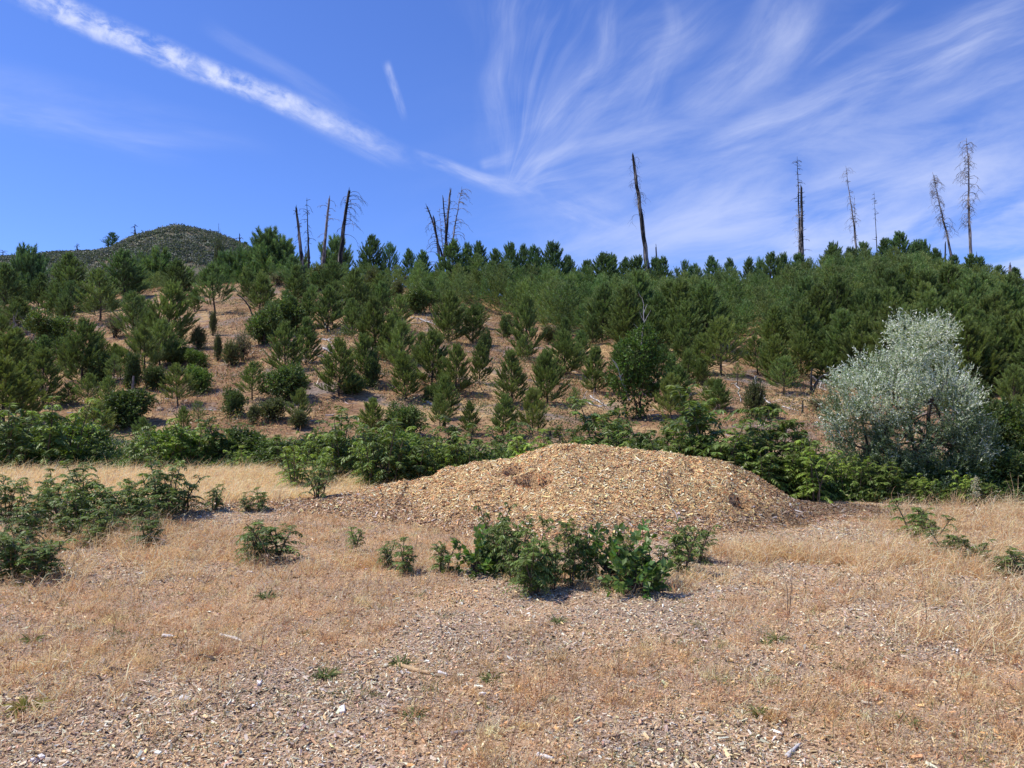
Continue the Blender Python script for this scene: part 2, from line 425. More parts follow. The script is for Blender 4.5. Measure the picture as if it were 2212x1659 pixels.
# crumbs: seed husks lying flat
n = 120000
x, y = field_pts(n, 2.6, 11, 1.0); C = pal([(.84, .63, .37), (.72, .47, .26), (.90, .80, .60)], [5, 4, 2], n, .15)
P = np.stack([x, y, height(x, y)+rng.uniform(.004, .03, n)], 1); D = np.stack([rng.normal(size=n), rng.normal(size=n), rng.normal(0, .35, n)], 1)
leaves(g, P, D, nrm(rng.normal(size=(n, 3))+np.array([0, 0, 1.5])), rng.uniform(.008, .022, n), rng.uniform(.003, .008, n), C)
# taller stalks
n = 4200
x, y = field_pts(n, 3.0, 11, 1.0); C = pal([(.30, .15, .09), (.62, .46, .26), (.48, .30, .17)], [4, 4, 4], n)
k = (bare(x, y) < .7) & (pile_h(x, y) < .04); x = x[k]; y = y[k]; C = C[k]; n = len(x)
add_grass(g, x, y, height, rng.uniform(.12, .32, n), .0035, C, lean=.25, bend=.35, wind=.5)
tag(g.obj('dead_grass', M_grass), 'short dead reddish tan grass and litter across the foreground field', 'grass', kind='stuff')
def clumps(g, nc, y0, y1, cols, w, L0, L1, per, sp, wd, cond, lean=.7):
    x, y = field_pts(nc, y0, y1, 1.0); k = cond(x, y); x = x[k]; y = y[k]; nc = len(x); m = rng.integers(per//2, per, nc)
    tc_ = pal(cols, w, nc, .12); X_ = np.repeat(x, m); Y_ = np.repeat(y, m); n = len(X_); sz = np.repeat(rng.uniform(.6, 1.4, nc), m)
    X_ = X_+rng.normal(0, sp, n)*sz; Y_ = Y_+rng.normal(0, sp, n)*sz
    add_grass(g, X_, Y_, height, rng.uniform(L0, L1, n)*sz, wd, np.clip(np.repeat(tc_, m, 0)*(1+.18*rng.normal(size=(n, 1))), .01, .95), lean=lean, bend=.9, wind=.3)
g = Geo()
clumps(g, 2600, 2.7, 11.5, [(.66, .43, .22), (.78, .56, .31), (.54, .33, .18), (.88, .71, .44)], [4, 5, 2.5, 4], .04, .13, 44, .03, .0035, lambda x, y: (bare(x, y) < .75) & (pile_h(x, y) < .03) & (rng.random(len(x)) < .25+.75*sst(.4, .6, fbm(x*.7, y*.7, 131, 3))))
tag(g.obj('dry_grass_tufts', M_grass), 'small rusty tan grass tufts dotted over the foreground', 'grass', kind='stuff')
# weedy green shoots in the field
g = Geo(); n = 26000
x, y = field_pts(n, 2.8, 12, 1.2); w = fbm(x*.8, y*.8, 61, 3) + .16*np.exp(-((x-.6)/1.2)**2-((y-4.3)/1.2)**2)
k = (w > .57) & (pile_h(x, y) < .03); x = x[k]; y = y[k]; n = len(x)
add_grass(g, x, y, height, rng.uniform(.02, .09, n), .004, pal([(.12, .14, .04), (.20, .20, .07), (.09, .12, .05), (.30, .26, .10)], [4, 4, 3, 3], n), lean=1.0, bend=.6, wind=.2)
clumps(g, 420, 2.8, 11.5, [(.20, .23, .08), (.28, .28, .11), (.15, .18, .07)], [4, 3, 3], .03, .10, 26, .03, .004, lambda x, y: (pile_h(x, y) < .03) & (fbm(x*.6, y*.6, 61, 3) > .46), 1.1)
tag(g.obj('green_weeds', M_grass), 'tiny sparse green weed shoots among the chips in mid field', 'weeds', kind='stuff')

# golden meadow behind the left side, and straw right of the pile
def meadow(px):   # density mask helpers in world metres
    return px
g = Geo()
n = 120000
y = rng.uniform(11.0, 16.9, n); x = rng.uniform(-1, 1, n)*(y*.74+.5)
left = (1-sst(-2.0, -.5, x - (y-12)*.12)) * sst(11.1, 12.3, y+.6*(fbm(x*.8, y*.4, 91, 3)-.5)*2)
left = left*(.55+.45*sst(.3, .6, fbm(x*.9, y*.9, 92, 3)))
k = (rng.random(n) < left) & (pile_h(x, y) < .03)
x = x[k]; y = y[k]; n = len(x)
C = pal([(.92, .72, .40), (.95, .82, .53), (.80, .56, .29), (.60, .39, .21)], [6, 5, 3.5, 1.2], n, .14)
add_grass(g, x, y, height, np.clip(rng.normal(.36, .09, n), .1, .6)*(.7+.5*sst(12, 16, y)), .009, C, lean=.30, bend=1.2, wind=1.3)
tag(g.obj('golden_meadow_grass', M_grass), 'tall golden dry grass strip between the field and the green thicket', 'grass', kind='stuff')
g = Geo()
blobs = [(3.9, 7.6, 1.0, .6, 5200, .22), (4.9, 7.9, 1.3, .7, 5500, .24), (6.0, 9.6, 1.2, 1.0, 5000, .26), (4.6, 6.4, 1.2, .5, 3500, .20), (2.75, 7.9, .55, .4, 3200, .24), (5.6, 7.0, 1.0, .6, 3500, .24),
         (7.6, 10.8, 1.4, 1.0, 5200, .3), (1.2, 6.75, 1.0, .3, 2600, .16), (-4.2, 7.0, 1.0, 1.0, 3600, .2), (-5.2, 8.8, 1.2, 1.2, 4200, .28), (-3.4, 8.4, .8, .9, 2400, .2), (3.1, 5.2, .5, .35, 900, .25), (-2.9, 4.0, 1.1, .8, 3000, .12), (4.2, 4.5, 1.3, 1.0, 3600, .13), (-.9, 7.6, 1.4, .35, 2200, .12), (-1.7, 7.5, .5, .3, 1000, .2)]
for bx, by, sx, sy, n, hh in blobs:
    n = int(n*.6)
    nc = max(12, n//38); ck = rng.integers(0, nc, n); x = rng.normal(bx, sx*.62, nc)[ck]+rng.normal(0, .045, n); y = rng.normal(by, sy*.62, nc)[ck]+rng.normal(0, .045, n)
    C = pal([(.88, .71, .42), (.94, .81, .53), (.72, .50, .26), (.56, .34, .18)], [4, 3, 5, 3], n, .15)
    add_grass(g, x, y, surf, np.clip(rng.normal(hh, hh*.35, n), .04, .5), .0045, C, lean=.62, bend=1.1, wind=.9)
    # drooping seed heads
    m = n//14; x = rng.normal(bx, sx*.6, m); y = rng.normal(by, sy*.6, m); P = np.stack([x, y, surf(x, y)+rng.uniform(.5, 1.05, m)*hh], 1)
    leaves(g, P, np.stack([rng.normal(.6, .5, m), rng.normal(0, .5, m), rng.normal(-.2, .4, m)], 1), rng.normal(size=(m, 3)), .05, .008, pal([(.80, .68, .45)], [1], m, .1))
tag(g.obj('straw_tufts', M_grass), 'pale bent straw tufts around the foot of the chip pile', 'grass', kind='stuff')
# hillside grass and litter
g = Geo(); n = 120000
y = rng.uniform(21, 80, n); x = rng.uniform(-1, 1, n)*(y*.74+1)
k = rng.random(n) < sst(.42, .62, fbm(x*.22, y*.22, 101, 4)); x = x[k]; y = y[k]; n = len(x)
add_grass(g, x, y, height, rng.uniform(.12, .34, n), .018+.0002*y, pal([(.50, .32, .17), (.62, .45, .24), (.36, .21, .13)], [5, 3, 4], n), lean=.5, bend=.7, wind=.6)
tag(g.obj('hillside_grass', M_grass), 'thin tan grass scattered over the open patches of the slope', 'grass', kind='stuff')
g = Geo(); n = 34000
y = rng.uniform(19, 76, n); x = rng.uniform(-1, 1, n)*(y*.74+1); w = fbm(x*.5, y*.35, 141, 4)
k = rng.random(n) < sst(.42, .56, w); x = x[k]; y = y[k]; n = len(x); m = 7
P = np.repeat(np.stack([x, y, height(x, y)], 1), m, 0)+rng.normal(0, 1, (n*m, 3))*np.array([.16, .16, 0])+np.array([0, 0, 1.])*rng.uniform(.02, .42, (n*m, 1))
leaves(g, P, rng.normal(size=(n*m, 3))+np.array([0, 0, .5]), rng.normal(size=(n*m, 3)), rng.uniform(.06, .13, n*m), rng.uniform(.025, .05, n*m), np.repeat(pal([(.15, .17, .06), (.22, .19, .09), (.24, .15, .08), (.11, .14, .05)], [4, 4, 3, 4], n, .2), m, 0))
tag(g.obj('low_brush', M_leaf), 'low dusty olive and brown brush covering parts of the slope', 'brush', kind='stuff')
g = Geo(); n = 14000
y = rng.uniform(22, 74, n); x = rng.uniform(-1, 1, n)*(y*.72+1)
k = rng.random(n) < .25+.75*sst(.5, .62, fbm(x*.3, y*.3, 111, 3)); x = x[k]; y = y[k]; n = len(x)
P = np.stack([x, y, height(x, y)+.03], 1); D = np.stack([rng.normal(size=n), rng.normal(size=n), rng.normal(0, .25, n)], 1)
blades(g, P, D, rng.uniform(.15, .9, n), rng.uniform(.015, .04, n), rng.normal(0, .25, (n, 3)), pal([(.50, .44, .39), (.16, .12, .10), (.32, .26, .22)], [3, 4, 4], n))
tag(g.obj('twig_litter', M_wood), 'small grey twigs littering the brown slope between the pines', 'twigs', kind='stuff')

# ------------------------------------------------------------------ pines
def pine_mesh(seed, H, spread=.30, clear=.02, dens=1.0, nl=.135, nw=.016, per=112, build=True):
    """young pine: upswept branches in a loose spiral, each ending in feathery plumes of needles"""
    global rng
    keep_rng = rng; rng = np.random.default_rng(seed)
    tk = Geo(); cr = Geo()
    ph_ = rng.uniform(0, 6, 2)
    def axis_pt(h): return np.array([.02*H*math.sin(h/H*3+ph_[0]), .02*H*math.sin(h/H*2.4+ph_[1]), h])
    hs = np.linspace(-.15, H*.96, 10)
    tube(tk, [axis_pt(h) for h in hs], .017*H*(1-hs/H*.93)+.004, 6)
    gap = rng.uniform(0, 6.28); nb = int(78*dens); PP = []; DD = []; LL = []; CC = []
    q = np.linspace(0, 1, 6)
    for b in range(nb):
        f = clear + (.90-clear)*((b+rng.uniform(0, 1))/nb)**.92; h = f*H; a = b*2.39996+rng.normal(0, .35)
        prof = np.interp(f, [0, .06, .2, .4, .6, .8, .92], [.78, .95, 1.0, .88, .64, .36, .15])
        lop = 1-.22*max(0, math.cos(a-gap))
        l = spread*H*prof*lop*rng.uniform(.72, 1.18)*1.12
        el0 = R(3+47*f)+rng.normal(0, .15); rise = R(36-8*f)
        el = el0+rise*q
        d2 = np.array([math.cos(a), math.sin(a)]); st = l/5
        rx = np.concatenate([[0], np.cumsum(np.cos(el[:-1])*st)]); rz_ = np.concatenate([[0], np.cumsum(np.sin(el[:-1])*st)])
        pts = axis_pt(h)+np.stack([d2[0]*rx, d2[1]*rx, rz_], 1)
        tube(tk, pts, .0038*H*(1-f*.55)*(1-q*.8)+.0015, 4, cap=False)
        if pts[-1, 2] < .12: pts[:, 2] += .12-pts[-1, 2]
        tip = nrm(pts[-1]-pts[-2]); side = np.array([-d2[1], d2[0], 0.])
        pl = [(pts[3], tip, l*.55+.16)]
        for k in range(2+int(l/.28)):
            t = rng.uniform(.25, .95); p0 = np.array([np.interp(t, q, pts[:, c]) for c in range(3)])
            sg = -1 if k % 2 else 1
            dv = nrm(tip+side*sg*rng.uniform(.45, 1.25)+np.array([0, 0, rng.uniform(0, .45)])+rng.normal(0, .12, 3))
            pl.append((p0, dv, (l*.42*(1.2-t*.5)+.12)*rng.uniform(.7, 1.1)))
        for p0, dv, L in pl:
            m = max(8, int(L*per/.42)); u = rng.uniform(0, 1, m)**.8
            dv2 = nrm(dv+np.array([0, 0, .35])*u[:, None])
            P = p0+dv*L*u[:, None]+np.array([0, 0, .12*L])*(u**2)[:, None]+rng.normal(0, .012, (m, 3))
            PP.append(P); DD.append(nrm(dv2+rng.normal(0, .36, (m, 3)))); LL.append(nl*rng.uniform(.75, 1.2, m)*(1.05-.25*u))
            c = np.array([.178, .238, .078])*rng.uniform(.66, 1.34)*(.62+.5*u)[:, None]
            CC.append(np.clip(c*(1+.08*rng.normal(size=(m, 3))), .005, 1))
    m = int(110*per/64); zz = rng.uniform(.80, 1.0, m)*H; P = np.array([axis_pt(v) for v in zz]); D = nrm(rng.normal(0, .38, (m, 3))+np.array([0, 0, .9]))
    PP.append(P); DD.append(D); LL.append(np.full(m, nl*.9)); CC.append(np.tile([.17, .225, .08], (m, 1)))
    P, D, L, C = (np.concatenate(v) for v in (PP, DD, LL, CC))
    rr_ = rng.normal(size=1)
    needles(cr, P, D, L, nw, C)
    if not build: rng = keep_rng; return cr
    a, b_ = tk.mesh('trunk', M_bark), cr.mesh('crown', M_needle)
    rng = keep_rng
    return a, b_
PINES = {}
for k in range(7): PINES[('full', k)] = (*pine_mesh(100+k, 4.0, spread=[.29, .34, .27, .33, .29, .36, .31][k], dens=1.15), 4.0)
for k in range(3): PINES[('open', k)] = (*pine_mesh(200+k, 3.4, spread=.34, clear=[.10, .16, .12][k], dens=.78, per=72), 3.4)
for k in range(3): PINES[('small', k)] = (*pine_mesh(300+k, 1.9, spread=.34, dens=.70, nw=.012, per=76), 1.9)
for k in range(2): PINES[('thin', k)] = (*pine_mesh(400+k, 2.2, spread=.27, clear=.2, dens=.46, nw=.010, per=44), 2.2)
def put_pine(p, H, kind, label, group, col=None, wid=1.0):
    ks = [k for k in PINES if k[0] == kind]; k = random.choice(ks); tm, cm, h0 = PINES[k]
    s = H/h0; wid *= .92
    e = empty('pine_tree', p, random.uniform(0, 6.28), (s*wid, s*wid, s))
    e.rotation_euler = (random.gauss(0, .03), random.gauss(0, .03), e.rotation_euler[2])
    tag(e, label, 'pine tree', group)
    t = bpy.data.objects.new('trunk', tm); c = bpy.data.objects.new('crown', cm)
    d = p[1]
    if col is None:   # painted distance haze: farther crowns bluer and greyer, nearer ones more yellow-green
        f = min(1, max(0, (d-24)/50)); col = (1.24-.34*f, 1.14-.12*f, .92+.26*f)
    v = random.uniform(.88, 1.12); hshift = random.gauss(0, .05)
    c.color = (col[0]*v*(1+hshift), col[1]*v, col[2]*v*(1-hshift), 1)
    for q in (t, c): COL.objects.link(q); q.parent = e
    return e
OCC = []
def pine_px(px, yt, yb, kind, label, group='young pines dotted over the open slope', wid=1.0, Y=None, col=None):
    p = hit(px, yb, 20) if Y is None else at(px, Y)
    H = max(.5, zat(px, yt, p.y)-p.z)
    OCC.append((p.x, p.y, H*.28*wid))
    if 'skyline' in label: wid *= random.uniform(.72, 1.12)
    return put_pine(p, H, kind, label, group, col, wid)
def c1(cx, a, b_): return (cx*.4446, 295+a*.4446, 295+b_*.4446)
def c2(cx, a, b_): return (737.3+cx*.4446, 295+a*.4446, 295+b_*.4446)
def c3(cx, a, b_): return (1474.7+cx*.4446, 295+a*.4446, 295+b_*.4446)
G_SKY = 'pines standing along the skyline'
G_OPEN = 'young pines dotted over the open slope'
P1 = [
 ((90,530,760),'full','dark pine breaking the skyline nearest the left edge',1.1),
 ((165,555,680),'full','small faint pine on the skyline right of the dark left-edge pine',.9),
 ((20,610,840),'full','shaded pine cut by the left edge high on the slope',1.2),
 ((190,660,830),'full','rounded pine beside the pale dead snag near the left edge',1.2),
 ((330,570,850),'full','tall light green pine below the left foot of the far hill',1.15),
 ((310,770,890),'small','short pine in front of the tall light green pine on the left',1.1),
 ((480,640,900),'open','wide airy pine with dark bent trunk on upper left slope',1.25),
 ((600,550,790),'full','broad dark green pine below the left shoulder of the far hill',1.35),
 ((800,540,730),'full','broad pine directly below the summit of the far hill',1.3),
 ((870,600,800),'full','greyish pine right of the dark one below the far hill summit',1.2),
 ((650,750,1000),'open','bright green pine with visible trunk and shadow, centre of left slope',1.15),
 ((810,700,1050),'full','tall grey-green pine, largest in the middle of the left slope',1.05),
 ((1045,612,860),'open','pine standing alone on the brown clearing with its shadow at right',1.25),
 ((1210,640,800),'full','pine behind the clearing, left of the two bare dead trunks',1.0),
 ((1300,455,660),'full','tall pine on the skyline left of the first two dead trunks',1.2),
 ((1400,485,650),'full','pine on the skyline touching the first broken dead trunk',1.1),
 ((1590,480,640),'full','pointed pine on the skyline in front of the third dead trunk',.95),
 ((1430,620,830),'full','full pine just below the first two dead trunks',1.15),
 ((1590,720,950),'full','pale green pine above the bleached branches on the left centre slope',1.2),
 ((1380,900,1150),'full','left one of the twin pines above the dark round oak bush',1.1),
 ((1480,870,1110),'full','right one of the twin pines beside the bleached branches',1.1),
 ((1290,690,830),'thin','thin sapling pine on the edge of the brown clearing',1.2),
 ((400,885,1200),'full','dark dense pine in the lower left with deep shadow on its right',1.15),
 ((215,1020,1310),'full','soft green pine near the left edge, lower slope',1.15),
 ((90,780,950),'full','pine above the dead grey branches at the left edge',1.2),
 ((45,950,1230),'full','big pine cut by the left edge, middle height',1.25),
 ((20,1080,1420),'full','lowest big pine cut by the left edge above the thicket',1.3),
 ((560,1060,1215),'thin','slender pine in the lower left with two bare stems',1.3),
 ((860,1100,1310),'open','pine with a bare lower trunk at centre of lower left slope',1.25),
 ((960,1280,1425),'thin','little sapling pine right of the pine with bare lower trunk',1.2),
 ((895,1315,1430),'small','tiny pine at the foot of the bare-trunked pine',1.1),
 ((1230,1090,1280),'open','young bright pine left of the dark round oak bush',1.35),
 ((1450,1230,1390),'small','short pine below the right side of the dark round oak bush',1.1),
 ((1650,980,1260),'full','dense pine on the left of the central pine group',1.1),
 ((450,1300,1490),'small','soft low pine standing in the thicket on the left',1.5),
 ((330,1200,1310),'small','low hazy pine above the left thicket',1.4),
 ((690,1370,1500),'small','small pine right of the dark rounded shrub above the meadow',1.2),
 ((730,600,720),'small','small pine on the crest under the far hill',1.3),
 ((1130,560,680),'full','crest pine under the right shoulder of the far hill',1.2),
 ((1210,555,660),'small','small crest pine left of the tall skyline pine',1.3),
]
for c, k, lab, w in P1: pine_px(*c1(*c), k, lab, G_SKY if 'skyline' in lab else G_OPEN, w)
P2 = [
 ((130,480,690),'full','tall pine on the skyline right of the leaning dead trunk with curled branches',1.0,80),
 ((75,640,900),'full','pine with bare trunk foot below the leaning dead trunk',1.0,None),
 ((235,515,680),'open','ragged thin-topped pine on the skyline above the log heap',1.1,82),
 ((325,545,690),'full','small pine on the skyline just right of the log heap',1.0,80),
 ((392,552,700),'full','pine on the skyline under the left side of the dead trunk cluster',1.1,77),
 ((535,498,730),'full','dense dark pine in front of the dead trunk cluster',1.2,76),
 ((605,520,700),'full','pine on the skyline under the right side of the dead trunk cluster',1.0,78),
 ((665,502,700),'full','pointed pine on the skyline, first to the right of the dead trunk cluster',1.0,77),
 ((745,540,700),'full','shorter pine on the skyline, second to the right of the dead trunk cluster',1.0,78),
 ((822,518,760),'full','dark narrow pine on the skyline halfway between cluster and tall leaning trunk',.9,76),
 ((890,525,740),'full','one of two close pines on the skyline, left one',.95,77),
 ((938,518,740),'full','one of two close pines on the skyline, right one',.95,76),
 ((1028,512,770),'full','sharp-topped pine standing highest on the skyline left of the leaning trunk',.95,76),
 ((1125,578,720),'full','lower pine on the skyline beside a thin bare curved twig',1.0,80),
 ((1190,600,720),'full','low pine on the skyline dip left of the leaning trunk',1.1,80),
 ((1272,568,800),'full','full pine on the skyline nearest left of the tall leaning trunk',1.1,77),
 ((1330,560,740),'full','pine on the skyline close behind the full one left of the leaning trunk',1.0,80),
 ((1385,585,760),'full','pine on the skyline whose crown touches the tall leaning trunk on its left',1.0,78),
 ((1442,582,760),'full','pine in front of the foot of the tall leaning trunk',1.05,76),
 ((1520,590,740),'full','pine on the skyline just right of the tall leaning trunk',1.0,80),
 ((1578,575,740),'full','pine on the skyline between the short stub and the spiky dark treetop',1.0,78),
 ((525,750,1005),'full','well-shaped dark pine below the bare tan bank in the centre',1.1,None),
 ((670,820,925),'small','small pine above the pale straw patch in the centre',1.2,None),
 ((905,760,1080),'full','tall columnar pine in the centre of the slope',.9,None),
 ((165,780,1070),'full','tall soft pine left of the bleached logs, left one of a pair',1.0,None),
 ((262,850,1070),'full','pine beside the bleached logs, right one of a pair',1.05,None),
 ((120,960,1200),'full','narrow dense pine in the lower left of the central group',1.0,None),
 ((440,940,1210),'full','rounded pine in the middle of the central group',1.1,None),
 ((315,1040,1275),'full','bright bushy pine low in the central group, lit on top',1.15,None),
 ((560,1010,1250),'full','light green pine low in the centre, left of the tallest one',1.05,None),
 ((665,990,1200),'full','pine behind and between the two big low central pines',1.0,None),
 ((825,1030,1310),'full','biggest bright pine low in the centre above the chip pile',1.15,None),
 ((500,1160,1370),'full','low wide pine touching the thicket left of centre',1.2,None),
 ((1000,1040,1300),'full','pine low right of centre with dry gap on its right',1.0,None),
 ((1090,940,1160),'full','wide yellow-green pine above the dark log gap',1.25,None),
 ((1235,1010,1245),'full','rounded pine left of the bright green broadleaf tree',1.15,None),
 ((1222,860,1015),'full','pine high above the rounded pine, left of the bare dead leader',1.1,None),
 ((1140,1220,1375),'thin','see-through sapling pine on the brown ground below the pale logs',1.3,None),
 ((930,1230,1450),'small','soft thin pine just above the chip pile summit',1.1,None),
 ((785,1250,1460),'full','low pine rising behind the compound-leaved saplings',1.1,None),
 ((155,1270,1475),'full','dense low pine rising from the thicket left of the chip pile',1.15,None),
 ((620,1280,1450),'full','low pine in the thicket under the centre pines',1.1,None),
 ((1600,1050,1250),'full','pine right behind the bright green broadleaf tree',1.1,None),
 ((1420,820,1000),'full','pine behind the bare dead leader of the broadleaf tree',1.1,None),
]
for c, k, lab, w, Yd in P2: pine_px(*c2(*c), k, lab, G_SKY if 'skyline' in lab else G_OPEN, w, Y=Yd)
P3 = [
 ((20,600,720),'open','dark spiky treetop on the skyline right of the leaning trunk',.7,84),
 ((62,620,760),'full','low pine on the skyline dip right of the dark spiky treetop',1.1,78),
 ((155,578,760),'full','pine on the skyline, highest of the group in the dip before the double snag',1.1,79),
 ((250,590,760),'full','rounded pine on the skyline left of the double snag',1.1,78),
 ((315,580,760),'full','pine on the skyline second to the left of the double snag',1.0,80),
 ((378,602,760),'small','thin small-topped pine on the skyline next left of the double snag',.9,82),
 ((437,562,760),'full','pointed pine on the skyline close left of the double snag',1.0,80),
 ((503,568,760),'full','pine on the skyline touching the double snag from the left',.9,81),
 ((580,560,760),'full','pine at the foot of the double snag',1.15,77),
 ((715,525,740),'full','pine on the skyline left one of two, between double snag and bent snag',1.1,79),
 ((748,510,740),'full','pine on the skyline right one of two, between double snag and bent snag',1.0,81),
 ((830,540,740),'full','pine at the foot of the bent grey snag',1.1,79),
 ((905,510,740),'full','pine on the skyline between the bent snag and the thin pole snag',1.1,80),
 ((995,490,740),'full','small-headed pine on the skyline right of the thin pole snag',.9,81),
 ((1070,465,740),'full','tallest pine of the right-hand skyline',1.1,79),
 ((1145,505,740),'full','pine on the skyline first to the right of its tallest pine',.9,80),
 ((1195,502,740),'full','pine on the skyline second to the right of its tallest pine',.9,81),
 ((1245,540,740),'full','pine on the skyline just before the short black stub',1.1,79),
 ((1335,570,760),'full','pine at the foot of the curly leaning snag',1.1,78),
 ((1410,568,780),'full','pine at the foot of the tallest curly snag',1.1,78),
 ((1462,580,780),'full','pine on the skyline right of the tallest curly snag',1.1,78),
 ((1555,620,800),'full','pine on the skyline left of the broken square stump',1.1,77),
 ((1625,635,820),'full','pine on the skyline at the right edge of the picture',1.1,77),
 ((192,870,1162),'open','pine with long bare trunk beside the bare tan knoll',1.3,None),
 ((360,965,1155),'open','bright pine with short trunk right of the bare tan knoll',1.35,None),
 ((490,1065,1255),'open','roundish pine casting a dark shadow left of the burnt forked trunk',1.4,None),
 ((95,1080,1210),'full','low pine left of the long bare trunk pine',1.15,None),
 ((150,1180,1325),'small','small dense pine above the compound-leaved saplings right of the pile',1.3,None),
 ((262,1100,1215),'thin','tiny two-stemmed pine sapling on the tan knoll',1.4,None),
 ((440,820,1075),'full','pine behind the tan knoll, left of the dense stand',1.15,None),
 ((575,950,1165),'full','pine standing above the burnt forked trunk',1.1,None),
 ((30,1030,1200),'full','dark pine at lower left of the right-hand stand',1.1,None),
 ((835,890,1130),'full','broad pine whose foot meets the silver tree',1.25,None),
 ((700,1040,1190),'full','olive pine between burnt fork and silver tree',1.2,None),
 ((1610,1120,1300),'full','yellowish pine low at the right edge behind the dark shrubs',1.2,None),
 ((1560,900,1110),'full','tall pine at the lower right corner of the dense stand',1.15,None),
]
for c, k, lab, w, Yd in P3: pine_px(*c3(*c), k, lab, G_SKY if 'skyline' in lab else G_OPEN, w, Y=Yd)
# the dense stand right of centre and along the crest
def stand_ok(px, py):
    lim = np.interp(px, [0, 250, 560, 850, 1000, 1100, 1200, 1350, 1480, 1560, 1700, 1760, 1900, 2000, 2230, 2400], [645, 640, 610, 628, 668, 690, 720, 765, 770, 740, 750, 800, 860, 880, 865, 860])
    return py < lim
cand = []
rs = random.Random(5)
for _ in range(9000):
    Yd = rs.uniform(27, 84); px = rs.uniform(-60, 2290); u, _v = ray(px, 880)
    xw = u*Yd; z = hz(xw, Yd); py = 880-FOC*(z-EYE)/Yd
    if not stand_ok(px, py): continue
    H = rs.uniform(2.3, 5.1)*(.9+.12*(Yd > 60))
    if px < 900: H *= .8
    if any((xw-a)**2+(Yd-b_)**2 < (1.0+.42*r)**2 for a, b_, r in OCC): continue
    # keep tips below the photographed skyline
    tip = np.interp(px, [0, 250, 560, 850, 1100, 1200, 1280, 1400, 1560, 1700, 1800, 1950, 2050, 2120, 2212, 2300], [575, 600, 560, 572, 545, 565, 575, 575, 580, 575, 548, 530, 552, 570, 598, 620])
    H = min(H, zat(px, tip+rs.uniform(-8, 36), Yd)-z)
    if H < 1.3: continue
    OCC.append((xw, Yd, H*.24)); cand.append((Vector((xw, Yd, z)), H, px))
cand.sort(key=lambda t: t[0].y)
CLEAR = [(490,690,50,45),(420,770,70,30),(370,900,55,50),(470,870,60,25),(925,700,35,18),(700,760,25,55),(880,615,40,18),(1240,890,60,45),(1500,860,30,25),(1590,800,25,70),(1710,900,80,45),(260,745,60,18),(700,870,40,40),(1080,690,40,15),(1120,910,70,25),(650,860,40,30),(1820,800,70,70),(600,640,30,20),(440,640,20,40)]
fill = []
for _ in range(6000):
    Yd = rs.uniform(24, 72); px = rs.uniform(-40, 2250); u, _v = ray(px, 880); xw = u*Yd; z = hz(xw, Yd); py = 880-FOC*(z-EYE)/Yd
    if stand_ok(px, py): continue
    if any(((px-a)/(w_+12))**2+((py-b_)/(h_+6))**2 < 1 for a, b_, w_, h_ in CLEAR): continue
    H = rs.uniform(1.15, 2.25)*(Yd/28)**.45
    if any(((px-a)/w_)**2+((py-H*.5*FOC/Yd-b_)/h_)**2 < 1 for a, b_, w_, h_ in CLEAR): continue
    if any((xw-a)**2+(Yd-b_)**2 < (.42+.40*r)**2 for a, b_, r in OCC): continue
    OCC.append((xw, Yd, H*.26)); fill.append((Vector((xw, Yd, z)), H, px))
print('fill', len(fill))
for p, H, px in fill[:92]:
    half = 'left' if px < 760 else ('middle' if px < 1330 else 'right')
    put_pine(p, H, rs.choice(['full', 'full', 'small', 'open']), 'smaller young pine crowding between its neighbours on the %s part of the slope' % half, 'smaller pines crowding the %s part of the slope' % half, wid=rs.uniform(1.0, 1.25))
NI = 82
for p, H, px in cand[:NI]:
    if px < 900: lab = 'young pine among those crowding the crest on the left half'; gr = 'crowded pines of the left crest'
    elif px < 1480: lab = 'young green pine packed in the dense stand below the leaning trunk'; gr = 'packed pines below the leaning trunk'
    else: lab = 'young green pine packed in the dense stand above the silver tree'; gr = 'packed pines above the silver tree'
    put_pine(p, H, 'full', lab, gr, wid=rs.uniform(1.0, 1.25))
lows = [pine_mesh(600+k, 4.0, spread=[.27, .31, .25, .30][k], dens=.85, nw=.03, nl=.16, per=16, build=False) for k in range(4)]
g = Geo()
for p, H, px in cand[NI:]:
    lw = lows[rs.randrange(4)]; V = np.concatenate(lw.v); C = np.concatenate(lw.c); T = np.concatenate(lw.t); a = rs.uniform(0, 6.28); k = H/4.0; wd = rs.uniform(1.0, 1.25)
    X_ = (V[:, 0]*math.cos(a)-V[:, 1]*math.sin(a))*k*wd; Y_ = (V[:, 0]*math.sin(a)+V[:, 1]*math.cos(a))*k*wd
    g.add(np.stack([X_+p.x, Y_+p.y, V[:, 2]*k+p.z], 1), T=T, C=C*np.array([rs.uniform(.88, 1.15), 1.02, rs.uniform(.85, 1.08)])*rs.uniform(.72, 1.22))
tag(g.obj('far_pines', M_needle), 'farthest young pines crowded along the crest, mostly hidden behind the others', 'pine trees', kind='stuff')
print('stand pines', len(cand), 'fill', len(fill))

